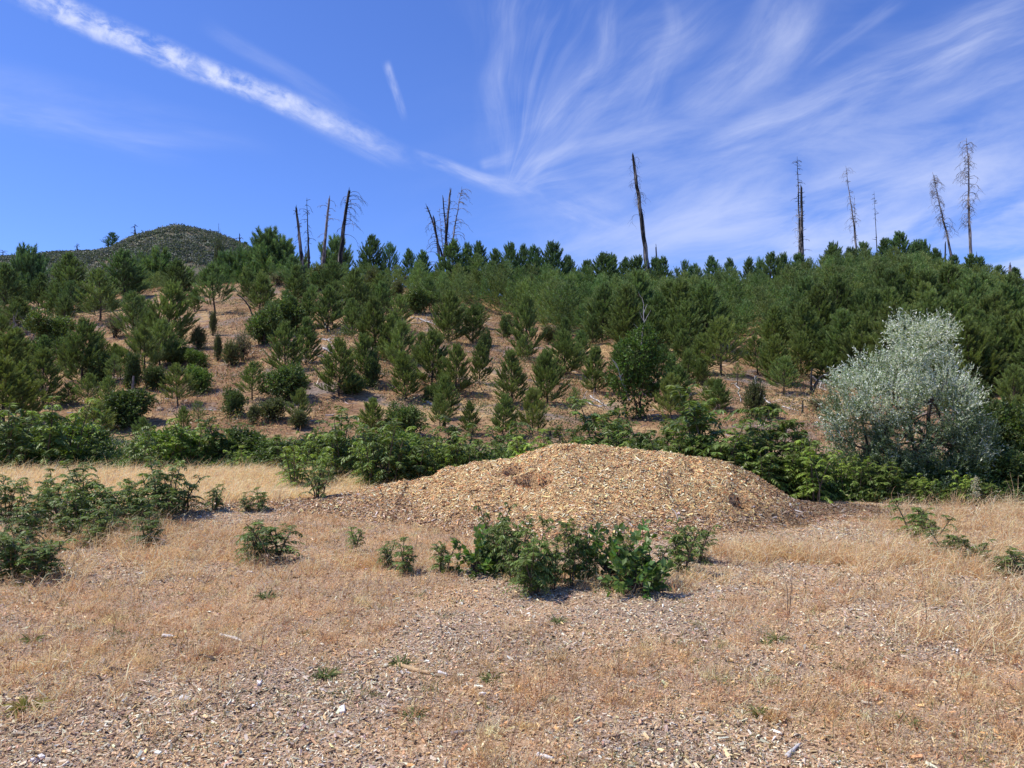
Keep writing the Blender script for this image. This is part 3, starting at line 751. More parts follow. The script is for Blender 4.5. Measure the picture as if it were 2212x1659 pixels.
# ------------------------------------------------------------------ broadleaf shrubs
def shrub_mesh(seed, lobes, n, leaf=(.05, .03), base=(.07, .11, .03), twig=.7, up=.2, stemcol=M_bark, stems=9, shell=.55):
    """lobes: (x, y, z, rx, ry, rz) ellipsoids that hold leaf sprays"""
    global rng
    kr = rng; rng = np.random.default_rng(seed)
    lv = Geo(); st = Geo(); lb = np.array(lobes, float); vol = lb[:, 3]*lb[:, 4]*lb[:, 5]
    pick = rng.choice(len(lb), n, p=vol/vol.sum()); Lb = lb[pick]
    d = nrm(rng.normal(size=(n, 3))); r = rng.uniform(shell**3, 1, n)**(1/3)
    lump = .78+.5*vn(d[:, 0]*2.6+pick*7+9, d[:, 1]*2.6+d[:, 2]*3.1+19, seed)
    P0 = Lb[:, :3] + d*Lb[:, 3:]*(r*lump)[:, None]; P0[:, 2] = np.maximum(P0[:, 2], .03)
    m = 13
    tw = nrm(d + rng.normal(0, .5, (n, 3)) + np.array([0, 0, up]))
    s = rng.uniform(0, twig*.22, (n, m, 1))
    P = P0[:, None]+tw[:, None]*s
    P = P.reshape(-1, 3); D = np.repeat(tw, m, 0) + rng.normal(0, .75, (n*m, 3)); Nn = rng.normal(0, .6, (n*m, 3))+np.array([0, 0, 1.])
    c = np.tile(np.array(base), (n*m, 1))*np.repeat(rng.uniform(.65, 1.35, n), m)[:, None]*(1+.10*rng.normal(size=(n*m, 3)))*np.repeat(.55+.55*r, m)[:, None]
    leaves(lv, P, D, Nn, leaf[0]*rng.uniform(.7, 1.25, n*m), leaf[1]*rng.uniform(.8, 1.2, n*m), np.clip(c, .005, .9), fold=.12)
    for k in range(stems):
        t = lb[k % len(lb)]; e = t[:3]+nrm(rng.normal(size=3))*t[3:]*.75
        mid = e*np.array([.35, .35, .5])+rng.normal(0, .05, 3)
        tube(st, [(rng.normal(0, .04), rng.normal(0, .04), -.08), mid*.5, mid, e], [.03, .024, .016, .005], 5, (.09, .07, .05), cap=False)
    for k in range(min(n, 200)):
        q = Lb[k, :3]*np.array([.7, .7, .6]); tube(st, [q, (q+P0[k])/2+rng.normal(0, .03, 3), P0[k]+tw[k]*.1], [.008, .005, .002], 3, (.09, .07, .05), cap=False)
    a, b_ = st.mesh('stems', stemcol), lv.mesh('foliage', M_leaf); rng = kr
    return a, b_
def round_lobes(seed, k=6, w=.5, h=.5):
    r_ = random.Random(seed); k += 2; out = [(0, 0, .42, .32, .32, .36)]
    for i in range(k):
        a = i*2*PI/k + r_.uniform(-.3, .3); q = r_.uniform(.22, .44); out.append((math.cos(a)*q, math.sin(a)*q, r_.uniform(.22, .84), r_.uniform(.13, .25), r_.uniform(.13, .25), r_.uniform(.12, .24)))
    return out
# unit-size shrubs (1 m tall, ~1.1 m wide)
SHR = {}
for s in range(4): SHR['oak', s] = shrub_mesh(500+s, round_lobes(s), 1300, (.050, .030), (.12, .165, .045))
for s in range(2): SHR['bright', s] = shrub_mesh(520+s, round_lobes(s+10), 1100, (.055, .034), (.16, .235, .05))
for s in range(3): SHR['olive', s] = shrub_mesh(540+s, [(0, 0, .4, .28, .28, .4), (.15, .05, .6, .16, .16, .3), (-.16, 0, .55, .16, .16, .33), (0, .12, .7, .13, .13, .28)], 800, (.042, .020), (.135, .15, .055), up=1.1, shell=.2)
for s in range(2): SHR['grey', s] = shrub_mesh(560+s, round_lobes(s+20), 330, (.04, .020), (.19, .19, .10), shell=.2)
def put_shrub(p, H, W, kind, label, name='shrub', cat='shrub', group='leafy shrubs between the pines'):
    k = random.choice([q for q in SHR if q[0] == kind]); a, b_ = SHR[k]
    e = empty(name, p, random.uniform(0, 6.28), (W/1.15, W/1.15, H/1.0)); tag(e, label, cat, group)
    for nme, me in (('stems', a), ('foliage', b_)):
        o = bpy.data.objects.new(nme, me); COL.objects.link(o); o.parent = e
        v = random.uniform(.85, 1.15); o.color = (v, v, v, 1)
    return e
def shrub_px(px, yt, yb, wpx, kind, label):
    p = hit(px, yb, 19); H = max(.35, zat(px, yt, p.y)-p.z); W = wpx*p.y/FOC
    OCC.append((p.x, p.y, W*.4)); return put_shrub(p, H, W, kind, label)
S1 = [
 ((600,1215,1410),250,'oak','dark green rounded shrub above the left end of the meadow'),
 ((755,1110,1235),120,'oak','leafy shrub left of the bare-trunked pine'),
 ((965,1115,1245),130,'bright','bright yellow-green shrub right of the bare-trunked pine'),
 ((840,985,1110),150,'oak','shrub in front of the tall grey-green pine'),
 ((955,1035,1125),110,'bright','low lit shrub above the bright yellow-green one'),
 ((965,920,1035),120,'olive','open upright shrub on the grass left of the clearing'),
 ((1035,850,965),60,'olive','narrow dark shrub below the lone clearing pine'),
 ((1125,995,1115),150,'olive','sprawling shrub at the lower edge of the clearing'),
 ((1060,960,1090),70,'olive','upright pale shrub between the two lower clearing shrubs'),
 ((1140,1225,1355),110,'oak','small very dark shrub alone on the brown lower slope'),
 ((1395,1100,1285),210,'oak','big dark round oak bush with grey twigs at its foot'),
 ((1285,820,1010),170,'oak','dark oak bush around the bent dead trunk'),
 ((1385,780,960),180,'oak','oak bush directly right of the bent dead trunk'),
 ((1180,930,1090),110,'grey','thin greyish shrub left of the oak bushes'),
 ((560,850,975),110,'grey','greyish shrub left of the bright green pine on the left'),
 ((250,860,1020),200,'oak','dark oak bush behind the dead branches at left'),
 ((120,960,1130),160,'oak','deep green shrub between the left edge pines'),
 ((330,960,1110),120,'oak','dark shrub left of the dense shadowed pine'),
 ((480,1030,1200),150,'oak','black-shadowed shrub right of the dense shadowed pine'),
 ((640,1040,1225),90,'oak','narrow leafy shrub beside the slender two-stemmed pine'),
 ((1320,1270,1380),220,'olive','wide low olive shrub below the dark round oak bush'),
 ((1230,1300,1400),100,'olive','low reddish olive shrub at left of the wide one'),
 ((1450,1330,1420),150,'olive','low twiggy shrub just above the thicket left of the pile'),
 ((1560,625,740),190,'olive','olive shrub on the crest below the third dead trunk'),
 ((1480,565,690),130,'olive','olive shrub on the crest at the feet of the first dead trunks'),
 ((1065,500,640),120,'olive','olive shrub against the right foot of the far hill'),
 ((1170,600,700),160,'olive','shrub on the crest left of the tan gap'),
 ((1440,1110,1200),90,'oak','dark lower shrub touching the right side of the round oak bush'),
 ((1350,650,720),110,'grey','grey-green shrub above the small tan gap on the crest'),
]
for c, w, k, lab in S1: shrub_px(*c1(*c), w*.4446, k, lab)
S2 = [
 ((370,720,860),150,'oak','dark shrub in front of the bare tan bank in the centre'),
 ((150,640,760),150,'olive','sunlit olive shrub left of the log heap'),
 ((270,700,800),110,'olive','olive shrub below the log heap'),
 ((60,650,730),110,'olive','low shrub on the crest left of the log heap'),
 ((430,660,760),100,'bright','lit leafy shrub right of the log heap'),
 ((1030,775,890),150,'oak','dark round shrub under the sharp-topped skyline pine'),
 ((805,880,985),80,'olive','narrow shrub right of the pale straw patch'),
 ((700,940,1090),60,'oak','slim dark shrub in the gap of the central group'),
 ((1010,920,1010),120,'olive','olive shrub left of the wide yellow-green pine'),
 ((300,1290,1460),190,'oak','dark rounded shrub in the thicket left of the pile'),
 ((60,1150,1250),130,'oak','dark shrub at the foot of the narrow dense pine'),
 ((150,1060,1220),80,'oak','upright dark shrub in the central group shade'),
 ((430,1200,1290),80,'oak','dark little shrub behind the charred sticks in the centre'),
]
for c, w, k, lab in S2: shrub_px(*c2(*c), w*.4446, k, lab)
S3 = [
 ((350,1185,1370),170,'olive','upright olive shrub beside the pale standing log'),
 ((1515,1085,1240),170,'olive','yellowish shrub on the slope right of the silver tree'),
 ((655,1260,1330),110,'grey','low grey twiggy shrub under the burnt forked trunk'),
 ((1300,850,960),110,'olive','reddish olive shrub above the silver tree crown'),
 ((430,1290,1370),90,'oak','low dark shrub right of the upright olive one'),
 ((1450,1180,1330),120,'oak','dark shrub touching the right side of the silver tree'),
]
for c, w, k, lab in S3: shrub_px(*c3(*c), w*.4446, k, lab)

# bright green broadleaf tree with a bare dead leader
p = hit(1380, 905, 19); k = (p.y)/FOC
e = empty('broadleaf_tree', p); tag(e, 'bright green broadleaf tree with bare dead twigs sticking from its crown', 'tree')
lob = [((dx)*k, dy*k, dz*k, rx*k, rx*k*.9, rz*k) for dx, dy, dz, rx, rz in [(0, 0, 130, 46, 52), (-30, 10, 95, 36, 42), (35, 0, 100, 42, 45), (10, -5, 165, 34, 34), (-35, 5, 150, 20, 20), (0, 0, 55, 38, 45), (50, 5, 60, 24, 35), (-45, 0, 50, 22, 36), (25, 0, 185, 18, 20)]]
a, b_ = shrub_mesh(640, lob, 1700, (.075, .05), (.10, .165, .035), stems=6)
for nme, me in (('trunk', a), ('crown', b_)):
    o = bpy.data.objects.new(nme, me); COL.objects.link(o); o.parent = e
g = Geo()
def brn(g, p0, p1, r0, r1, wob=.04, k=6, sides=5):
    p0 = np.array(p0, float); p1 = np.array(p1, float); ts = np.linspace(0, 1, k); l = np.linalg.norm(p1-p0)
    pts = p0+(p1-p0)*ts[:, None]+rng.normal(0, wob*l/2, (k, 3))*np.sin(ts*PI)[:, None]
    tube(g, pts, r0+(r1-r0)*ts, sides, cap=True); return pts
pts = brn(g, (5*k, 0, 140*k), (12*k, 0, 250*k), .03, .006)
for i in range(6): q = pts[2+i % 4]; brn(g, q, q+np.array([random.uniform(-.4, .4), random.uniform(-.2, .2), random.uniform(.2, .5)]), .012, .003)
pts = brn(g, (-20*k, 0, 40*k), (-52*k, -.3, 120*k), .035, .01, .08)
for i in range(6): q = pts[2+i % 4]; brn(g, q, q+np.array([random.uniform(-.5, .3), random.uniform(-.2, .1), random.uniform(.0, .5)]), .012, .003)
g.obj('dead_twigs', M_pale, e)

# ------------------------------------------------------------------ silver-leaved tree
def silver_tree():
    global rng
    kr = rng; rng = np.random.default_rng(90)
    Yt = 13.4; p = at(1985, Yt); k = Yt/FOC
    e = empty('silver_leaved_tree', p); tag(e, 'large silvery grey-leaved tree, pale and bushy, at the right behind the pile', 'tree')
    # (px, py, r px, rz px, depth m)
    L_ = [(1990, 745, 62, 55, 0), (2040, 800, 52, 60, .2), (1945, 800, 52, 55, -.1), (1850, 850, 55, 50, -.1), (1825, 830, 30, 32, .1), (1900, 870, 75, 60, -.3), (2000, 880, 85, 75, -.4),
          (2075, 880, 45, 60, .1), (2080, 950, 60, 55, -.2), (1830, 900, 48, 45, 0), (1930, 950, 85, 55, -.3), (2030, 990, 80, 60, -.3), (1830, 945, 40, 32, 0), (1960, 715, 35, 28, .1), (2030, 720, 40, 32, 0), (1890, 800, 40, 38, .2), (2090, 1020, 50, 50, 0), (1960, 1030, 80, 40, 0)]
    L_ += [(1850, 985, 45, 35, -.1), (1900, 1010, 60, 40, -.3), (1985, 1050, 75, 40, -.4), (2060, 1055, 55, 40, -.3), (2110, 960, 40, 60, .1), (1800, 905, 25, 40, 0)]
    lb = []
    for px, py, r, rz, dy in L_:
        lb.append(((px-1985)*k, dy, zat(px, py, Yt)-p.z, r*k*.80, r*k*.9, rz*k*.80))
    lb = np.array(lb); n = 6200; vol = lb[:, 3]*lb[:, 4]
    pk = rng.choice(len(lb), n, p=vol/vol.sum()); B = lb[pk]
    d = nrm(rng.normal(size=(n, 3))); r = rng.uniform(.35, 1, n)**.5
    lump = .62+.75*vn(d[:, 0]*3+pk*5, d[:, 2]*3+d[:, 1]*2+30, 4)
    P0 = B[:, :3]+d*B[:, 3:]*(r*lump)[:, None]; P0[:, 2] = np.maximum(P0[:, 2], .1)
    gap_ = vn(P0[:, 0]*2.6+40, P0[:, 2]*2.6+P0[:, 1]*1.7+11, 17); kk = (gap_ > .30) | (rng.random(n) < .25); P0 = P0[kk]; B = B[kk]; d = d[kk]; gap_ = gap_[kk]; n = len(P0)
    tw = nrm(d*.8+rng.normal(0, .35, (n, 3))+np.array([-.15, 0, .75]))
    m = 17; s = np.linspace(0, 1, m)[None, :, None]*rng.uniform(.13, .30, (n, 1, 1))
    P = (P0[:, None]+tw[:, None]*s).reshape(-1, 3)
    D = np.repeat(tw, m, 0)*.9+rng.normal(0, .55, (n*m, 3)); Nn = rng.normal(size=(n*m, 3))+np.array([-.3, -.4, .8])
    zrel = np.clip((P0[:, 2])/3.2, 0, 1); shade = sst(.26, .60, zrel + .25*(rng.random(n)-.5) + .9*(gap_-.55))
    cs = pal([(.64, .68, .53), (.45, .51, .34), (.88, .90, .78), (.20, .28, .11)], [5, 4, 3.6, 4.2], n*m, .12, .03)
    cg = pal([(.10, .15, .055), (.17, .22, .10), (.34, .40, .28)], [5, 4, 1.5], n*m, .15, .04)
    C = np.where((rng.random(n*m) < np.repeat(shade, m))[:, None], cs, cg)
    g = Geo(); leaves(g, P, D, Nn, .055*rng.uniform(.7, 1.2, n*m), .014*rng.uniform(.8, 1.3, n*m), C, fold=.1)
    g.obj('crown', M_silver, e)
    g = Geo()
    for q in range(7):
        ang = rng.uniform(-1, 1); t = lb[rng.choice(len(lb))]
        brn(g, (rng.normal(0, .08), rng.normal(0, .08), -.05), (t[0]*.6, t[1]*.5, t[2]*.6), .055, .03, .08); 
        for w in range(4):
            t2 = lb[rng.choice(len(lb))]; brn(g, (t[0]*.6, t[1]*.5, t[2]*.6), t2[:3], .028, .007, .08)
    brn(g, (-.25, -.1, .35), (-1.5, -.25, 1.05), .04, .01, .06)
    for q in range(500):
        c0 = B[q, :3]; brn(g, c0*.4+P0[q]*.6, P0[q]+tw[q]*.15, .006, .002, .05, 3, 3)
    g.obj('trunk', M_bark, e)
    rng = kr
silver_tree()

# ------------------------------------------------------------------ compound-leaved saplings (tree-of-heaven look)
def sapling_mesh(seed, H, nst=1, frond=.42, nf=16, lean=.15, base=(.145, .205, .048), start=.3, lw=1.0):
    global rng
    kr = rng; rng = np.random.default_rng(seed)
    st = Geo(); lv = Geo()
    for s in range(nst):
        a0 = rng.uniform(0, 2*PI); off = np.array([math.cos(a0+s*2.1), math.sin(a0+s*2.1), 0])*(0 if nst == 1 else rng.uniform(.03, .16 if nst < 5 else .34)*H)
        hs = H*(1 if s == 0 else rng.uniform(.55, .95)); dr = np.array([math.cos(a0), math.sin(a0), 0])*lean*hs
        ts = np.linspace(0, 1, 7); pts = off*.5+np.array([0, 0, 1.])*(ts*hs)[:, None]+(dr+off*.5)*(ts**1.5)[:, None]
        pts[0, 2] = -.05
        tube(st, pts, (.008+.005*H)*(1-ts*.65), 5, (.13, .10, .07))
        k = int(nf*(hs/H))
        for i in range(k):
            t = start+(1-start)*(i+.5)/k; t = min(.995, t+rng.normal(0, .02))
            p0 = np.array([np.interp(t, ts, pts[:, c]) for c in range(3)])
            a = i*2.4+a0+rng.normal(0, .25); L = frond*rng.uniform(.7, 1.15)*(1.0-.35*max(0, (t-.8)/.2)); el = R(38+34*t)+rng.normal(0, .14)
            d = np.array([math.cos(a)*math.cos(el), math.sin(a)*math.cos(el), math.sin(el)])
            q = np.linspace(0, 1, 7); drp = rng.uniform(.45, .95)
            r_ = p0+d*L*q[:, None]-np.array([0, 0, drp*L])*(q**2)[:, None]+WIND*.15*L*(q**2)[:, None]
            tube(st, r_, .0045*(1-q*.7), 3, (.16, .14, .06), cap=False)
            m = int(rng.integers(9, 14)); u = np.linspace(.14, 1, m)
            c_ = np.stack([np.interp(u, q, r_[:, c]) for c in range(3)], 1); tg = nrm(np.gradient(c_, axis=0))
            sd = nrm(np.cross(tg, [0, 0, 1.])); lf = frond*.215*lw*(1-.45*(u-.35)**2*2)*rng.uniform(.85, 1.15)
            bright = rng.uniform(.7, 1.35); young = max(0, (t-.75)*1.6)
            col = np.array(base)*(1+np.array([.7, .45, .1])*young)*bright
            for sg in (-1, 1):
                D = sd*sg+tg*.5+np.array([0, 0, -.6])+rng.normal(0, .22, (m, 3))
                Nn = rng.normal(0, .35, (m, 3))+np.array([0, 0, 1.])
                C = np.clip(np.tile(col, (m, 1))*(1+.10*rng.normal(size=(m, 1)))*(1+.05*rng.normal(size=(m, 3))), .01, .9)
                leaves(lv, c_, D, Nn, lf, lf*.30, C, bulge=.38, fold=.08)
    a, b_ = st.mesh('stem', M_wood), lv.mesh('fronds', M_leaf); rng = kr
    return a, b_
SAP = {}
for s in range(4): SAP['tall', s] = (*sapling_mesh(700+s, 1.6, 3, .66, 22, .14, start=.2), 1.6)
for s in range(4): SAP['mid', s] = (*sapling_mesh(720+s, 1.0, 7, .46, 15, .16, start=.1), 1.0)
for s in range(3): SAP['low', s] = (*sapling_mesh(740+s, .45, 5, .27, 10, .25, start=.08), .45)
for s in range(2): SAP['light', s] = (*sapling_mesh(760+s, 1.1, 7, .42, 15, .16, base=(.24, .33, .06), start=.08), 1.1)
def put_sap(p, H, kind, label, group, wid=1.0, col=(1, 1, 1), sink=0):
    k = random.choice([q for q in SAP if q[0] == kind]); a, b_, h0 = SAP[k]; s = H/h0
    e = empty('compound_leaved_sapling', Vector(p)-Vector((0, 0, sink)), random.uniform(0, 6.28), (s*wid, s*wid, s)); tag(e, label, 'sapling', group)
    for nme, me in (('stem', a), ('fronds', b_)):
        o = bpy.data.objects.new(nme, me); COL.objects.link(o); o.parent = e; v = random.uniform(.85, 1.15)
        o.color = (col[0]*v, col[1]*v, col[2]*v, 1)
    return e
def ground_px(px, py):   # where a sight line meets the field or the pile
    u, v = ray(px, py); Yy = np.arange(3, 24, .02); b_ = EYE+v*Yy <= surf(u*Yy, Yy)
    i = int(np.argmax(b_)) if b_.any() else len(Yy)-1
    return Vector((u*Yy[i], Yy[i], float(surf(np.array([u*Yy[i]]), np.array([Yy[i]]))[0])))
def sap_px(px, yt, yb, kind, label, group, wid=1.0, Y=None, col=(1, 1, 1)):
    if Y is None: p = ground_px(px, yb)
    else: p = at(px, Y)
    H = max(.15, (zat(px, yt, p.y)-p.z)/1.08)
    return put_sap(p, H, kind, label, group, wid, col)
GF = 'leafy saplings growing in the field'
FG = [
 (30,1140,1252,'mid','big dark leafy sapling low at the left edge, straw at its foot',1.15),
 (95,1165,1245,'mid','drooping sapling right of the big one at the left edge',1.1),
 (-10,1120,1215,'mid','sapling half cut by the left edge, behind the low dark one',1.1),
 (15,1025,1125,'mid','sapling cut by the left edge beside the meadow',1.0),
 (75,1040,1150,'mid','leafy sapling next to the edge one, in the left cluster',1.0),
 (130,1065,1150,'low','lower sapling in the middle of the left cluster',1.2),
 (205,1000,1130,'mid','tall sapling with bare stem rising into the meadow, left cluster',1.0),
 (250,1040,1135,'mid','bushy sapling at the heart of the left cluster',1.1),
 (345,985,1120,'mid','tall sapling with bare stem at the right end of left cluster',.95),
 (300,1060,1145,'low','sapling between the two tall ones of the left cluster',1.3),
 (365,1055,1130,'low','sapling at the right edge of the left cluster by the mulch',1.2),
 (315,1110,1183,'low','small sapling standing in front of the left cluster',1.2),
 (150,1110,1175,'low','sparse sapling leaning out of the straw at left',1.2),
 (200,1130,1180,'low','small sapling under the left cluster in straw',1.2),
 (170,1045,1150,'mid','leafy sapling filling the left side of the left cluster',1.0),
 (285,1030,1120,'mid','dark-shaded sapling behind the two lower ones of the left cluster',1.0),
 (385,1030,1110,'low','sapling at the upper right edge of the left cluster by the meadow',1.2),
 (230,1085,1165,'low','sapling with drooping fronds at the near side of the left cluster',1.3),
 (50,1085,1190,'mid','sapling between the edge saplings and the big low dark one',1.0),
 (110,1020,1100,'low','small sapling reaching into the meadow near the left edge',1.1),
 (60,1170,1258,'low','shadowed sapling in front of the big dark one at the left edge',1.5),
 (465,1048,1102,'low','small sapling alone at the meadow edge, left one',1.1),
 (530,1070,1106,'low','low spreading sapling at the meadow edge',1.3),
 (562,1055,1104,'low','small dark-fronded sapling at the meadow edge, right one',1.1),
 (692,1000,1076,'low','broad-leaved sapling standing before the meadow at the pile tail',1.0),
 (625,990,1050,'low','small sapling inside the golden meadow',1.0),
 (545,1130,1210,'low','dark sapling on the mulch left of the pile, left one of two',1.2),
 (600,1120,1212,'low','spreading sapling on the mulch left of the pile, right one of two',1.5),
 (770,1140,1195,'low','thin pale sapling on the pile toe, left of the tiny row',1.0),
 (835,1170,1228,'low','tiny sapling at the pile toe, first of the row',1.0),
 (872,1165,1240,'low','tiny sapling at the pile toe, second of the row',1.1),
 (955,1160,1235,'low','dark tiny sapling at the pile toe, third of the row',1.0),
 (1048,1135,1235,'mid','dark leafy sapling at the left end of the big central clump',1.1),
 (1065,1090,1215,'low','sapling with bare upright stalk behind the central clump',.8),
 (1120,1110,1255,'mid','arching sapling at left centre of the central clump',1.0),
 (1160,1115,1282,'mid','front sapling of the central clump, nearest to the camera',.9),
 (1145,1180,1285,'low','dense low sapling at the very front of the central clump',1.4),
 (1235,1115,1265,'mid','tall fronded sapling at the heart of the central clump',.9),
 (1195,1150,1275,'mid','sapling tucked between front and heart of the central clump',.85),
 (1340,1145,1255,'mid','sapling mixed into the broad-leaved plant at the right of the central clump',.75),
 (1385,1175,1270,'low','low sapling trailing at the right end of the central clump',1.2),
 (1090,1130,1240,'mid','sapling just right of the dark leafy one in the central clump',.8),
 (1275,1150,1262,'mid','spreading sapling right of the central clump heart',.9),
 (1470,1130,1235,'low','sapling right of the central clump, beside a curved twig',1.1),
 (1505,1125,1215,'low','fan-shaped sapling at the right toe of the pile',1.2),
 (1400,1190,1262,'low','small sapling between the central clump and the fan-shaped one',1.2),
 (1980,1080,1165,'low','dark sapling on the chips at right, upright one',1.3),
 (2010,1110,1175,'low','sapling close right of the dark upright one on the chips',1.3),
 (2055,1145,1210,'low','sprawling sapling in the pale straw at right',1.5),
 (2105,1160,1215,'low','drooping sapling at the end of the sprawling one at right',1.3),
 (2155,1195,1240,'low','flat sapling low near the right edge, left one',1.5),
 (2205,1180,1245,'low','flat sapling cut by the right edge',1.4),
 (1795,985,1070,'light','upright sapling in the thicket right of the pile tail',.9),
]
for px, a, b_, k, lab, w in FG: sap_px(px, a-4, b_, k, lab, GF, w*(1.15 if px < 420 else .92 if 1000 < px < 1320 else 1.0))
# the thicket behind the meadow and the pile
TH = 'saplings of the green thicket at the foot of the slope'
rs = random.Random(11)
rows = []
for px, top, base_y, kind in [
 (20,900,1000,'mid'),(60,930,1000,'mid'),(110,890,998,'tall'),(150,880,1000,'light'),(215,900,998,'mid'),(240,925,998,'mid'),(300,925,1000,'tall'),(355,935,1002,'light'),(420,930,1000,'light'),(480,905,1000,'mid'),
 (520,945,1000,'light'),(570,950,1000,'mid'),(610,935,1000,'mid'),(640,955,1005,'light'),(690,950,1010,'light'),(740,905,1040,'mid'),(780,925,1050,'light'),(830,900,1045,'mid'),(875,905,1040,'mid'),(800,980,1060,'light'),
 (850,960,1055,'light'),(900,940,1040,'mid'),(930,920,1030,'light')]:
    rows.append((px, top, base_y, kind, None))
for px, top, Yd, kind in [
 (960,925,15.5,'mid'),(1000,910,15.2,'tall'),(1050,893,15.5,'tall'),(1085,905,16.5,'tall'),(1120,900,15,'tall'),(1150,925,16,'mid'),(1230,925,15.5,'mid'),(1265,920,16,'mid'),(1300,905,15,'tall'),(1345,895,15.8,'tall'),(1390,890,14.8,'tall'),
 (1430,885,15.3,'tall'),(1475,870,14.6,'tall'),(1520,880,14.2,'tall'),(1560,890,14.6,'tall'),(1600,900,14,'tall'),(1640,915,14.2,'tall'),(1670,905,13.6,'tall'),(1705,915,13.8,'tall'),(1740,925,13.6,'tall'),(1650,960,13.1,'mid'),(1700,975,13,'mid'),
 (1745,970,13,'mid'),(1600,965,13.2,'mid'),(1780,975,13.3,'mid'),(1820,990,13,'light'),(1860,1000,12.8,'mid'),(1745,1010,12.6,'light'),(1905,1010,12.6,'mid'),(1950,1020,12.4,'mid'),(1990,1035,12.2,'light'),(2040,1050,12.2,'light'),(2085,1055,12.1,'light'),
 (2130,1050,12.2,'mid'),(2180,1045,12.3,'mid'),(1180,955,14.5,'light'),(1080,950,14.2,'mid'),(1130,945,14.2,'light'),(1020,955,14.5,'mid'),(970,975,14.5,'light'),(930,985,14.3,'light'),(1360,945,14,'mid'),(1450,940,13.9,'mid'),(1540,950,13.6,'mid')]:
    rows.append((px, top, None, kind, Yd))
for px, top, by, kind, Yd in rows:
    top += rs.gauss(0, 20) - (34 if 1230 < px < 1790 else 12 if 720 < px < 1230 else 6)
    if rs.random() < .08: continue
    if Yd is None: Yd = rs.uniform(16.6, 18.4) if by <= 1002 else rs.uniform(13.8, 15.5)
    if px < 720: lab = 'leafy sapling in the thicket behind the golden meadow'; gr = 'thicket saplings behind the meadow'
    elif px < 1200: lab = 'leafy sapling in the thicket behind the left half of the pile'; gr = 'thicket saplings behind the pile left half'
    elif px < 1760: lab = 'tall fronded sapling in the thicket behind the right half of the pile'; gr = 'thicket saplings behind the pile right half'
    else: lab = 'leafy sapling in the thicket below the silver tree'; gr = 'thicket saplings below the silver tree'
    sap_px(px, top, by, kind, lab, gr, rs.uniform(1.05, 1.3), Y=Yd)
# broad-leaved vine plant of the central clump
def vine(px, py, W, H, label, seed):
    p = ground_px(px, py); e = empty('broad_leaved_plant', p); tag(e, label, 'plant')
    a, b_ = shrub_mesh(seed, [(0, 0, H*.45, W*.45, W*.35, H*.4), (W*.3, 0, H*.3, W*.3, W*.25, H*.26), (-W*.3, 0, H*.4, W*.3, W*.25, H*.42)], 34, (.075, .055), (.13, .21, .05), twig=1.0, stems=7, shell=.2)
    for nme, me in (('stems', a), ('foliage', b_)):
        o = bpy.data.objects.new(nme, me); COL.objects.link(o); o.parent = e
vine(1335, 1262, .50, .44, 'broad bright-leaved plant on the right side of the central clump', 801)
vine(1380, 1283, .30, .22, 'low broad-leaved plant at the lower right tip of the central clump', 802)
vine(1045, 1238, .30, .28, 'grey-green broad-leaved plant at the left foot of the central clump', 803)

# dark shrubs at the right edge and thicket ground cover
for px, top, Yd, W, k, lab in [(2165, 850, 14.5, 1.5, 'oak', 'tall dark shrub at the right edge beside the silver tree'), (2215, 870, 13.8, 1.4, 'oak', 'dark shrub cut by the right edge'), (2140, 960, 13.2, 1.2, 'oak', 'lower dark shrub in front of the right edge one'), (2060, 1000, 13.0, 1.3, 'oak', 'shadowy shrub under the right side of the silver tree'), (1975, 1010, 12.9, 1.2, 'oak', 'shadowy shrub under the centre of the silver tree'), (2205, 990, 12.9, 1.2, 'oak', 'low dark shrub in the lower right of the thicket'),
                         (60, 905, 18.6, 1.8, 'oak', 'leafy shrub in the thicket near the left edge'), (180, 900, 18.9, 1.7, 'oak', 'wide leafy shrub in the left thicket'), (400, 925, 18.4, 1.6, 'bright', 'pale leafy shrub in the thicket behind the meadow'), (540, 925, 18.7, 1.6, 'oak', 'rounded shrub in the thicket behind the meadow right of centre'), (640, 940, 18, 1.5, 'oak', 'low shrub in the thicket above the meadow end'), (760, 935, 17, 1.6, 'oak', 'leafy shrub behind the tail of the pile'), (880, 930, 18, 1.5, 'bright', 'lighter leafy shrub behind the left slope of the pile'), (1400, 940, 16.5, 1.5, 'oak', 'dark shrub filling behind the pile crown'), (1560, 950, 15.5, 1.5, 'oak', 'dark shrub filling behind the pile right shoulder'), (1240, 945, 17, 1.5, 'olive', 'olive shrub behind the pile summit')]:
    p = at(px, Yd); put_shrub(p, max(.5, zat(px, top, Yd)-p.z), W, k, lab, group='shrubs of the green thicket')
g = Geo(); n = 34000
x = rng.uniform(-16, 12.5, n)
edge = np.interp(x, [-16, -6, -3.5, -1.2, 1, 4, 5.6, 7, 9.5, 12], [16.8, 16.8, 16.6, 14.8, 13.6, 13.3, 12.5, 12.1, 11.9, 11.8])
y = edge + rng.gamma(1.6, 1.0, n); hgt = rng.uniform(0, 1, n)*(.30+.40*vn(x*.9, y*.9, 5))*np.clip((y-edge)*1.2, .35, 1.3)
P = np.stack([x, y, height(x, y)+hgt], 1)
k1 = 5
PP = np.repeat(P, k1, 0)+rng.normal(0, .05, (n*k1, 3)); C = pal([(.09, .15, .035), (.15, .22, .05), (.06, .10, .028), (.24, .26, .07)], [5, 4, 4, 1.4], n*k1, .15)
leaves(g, PP, rng.normal(size=(n*k1, 3))+WIND, rng.normal(0, .7, (n*k1, 3))+np.array([0, 0, 1.]), rng.uniform(.05, .10, n*k1), rng.uniform(.02, .035, n*k1), C, fold=.1)
tag(g.obj('undergrowth', M_leaf), 'tangled low green undergrowth along the foot of the slope', 'undergrowth', kind='stuff')
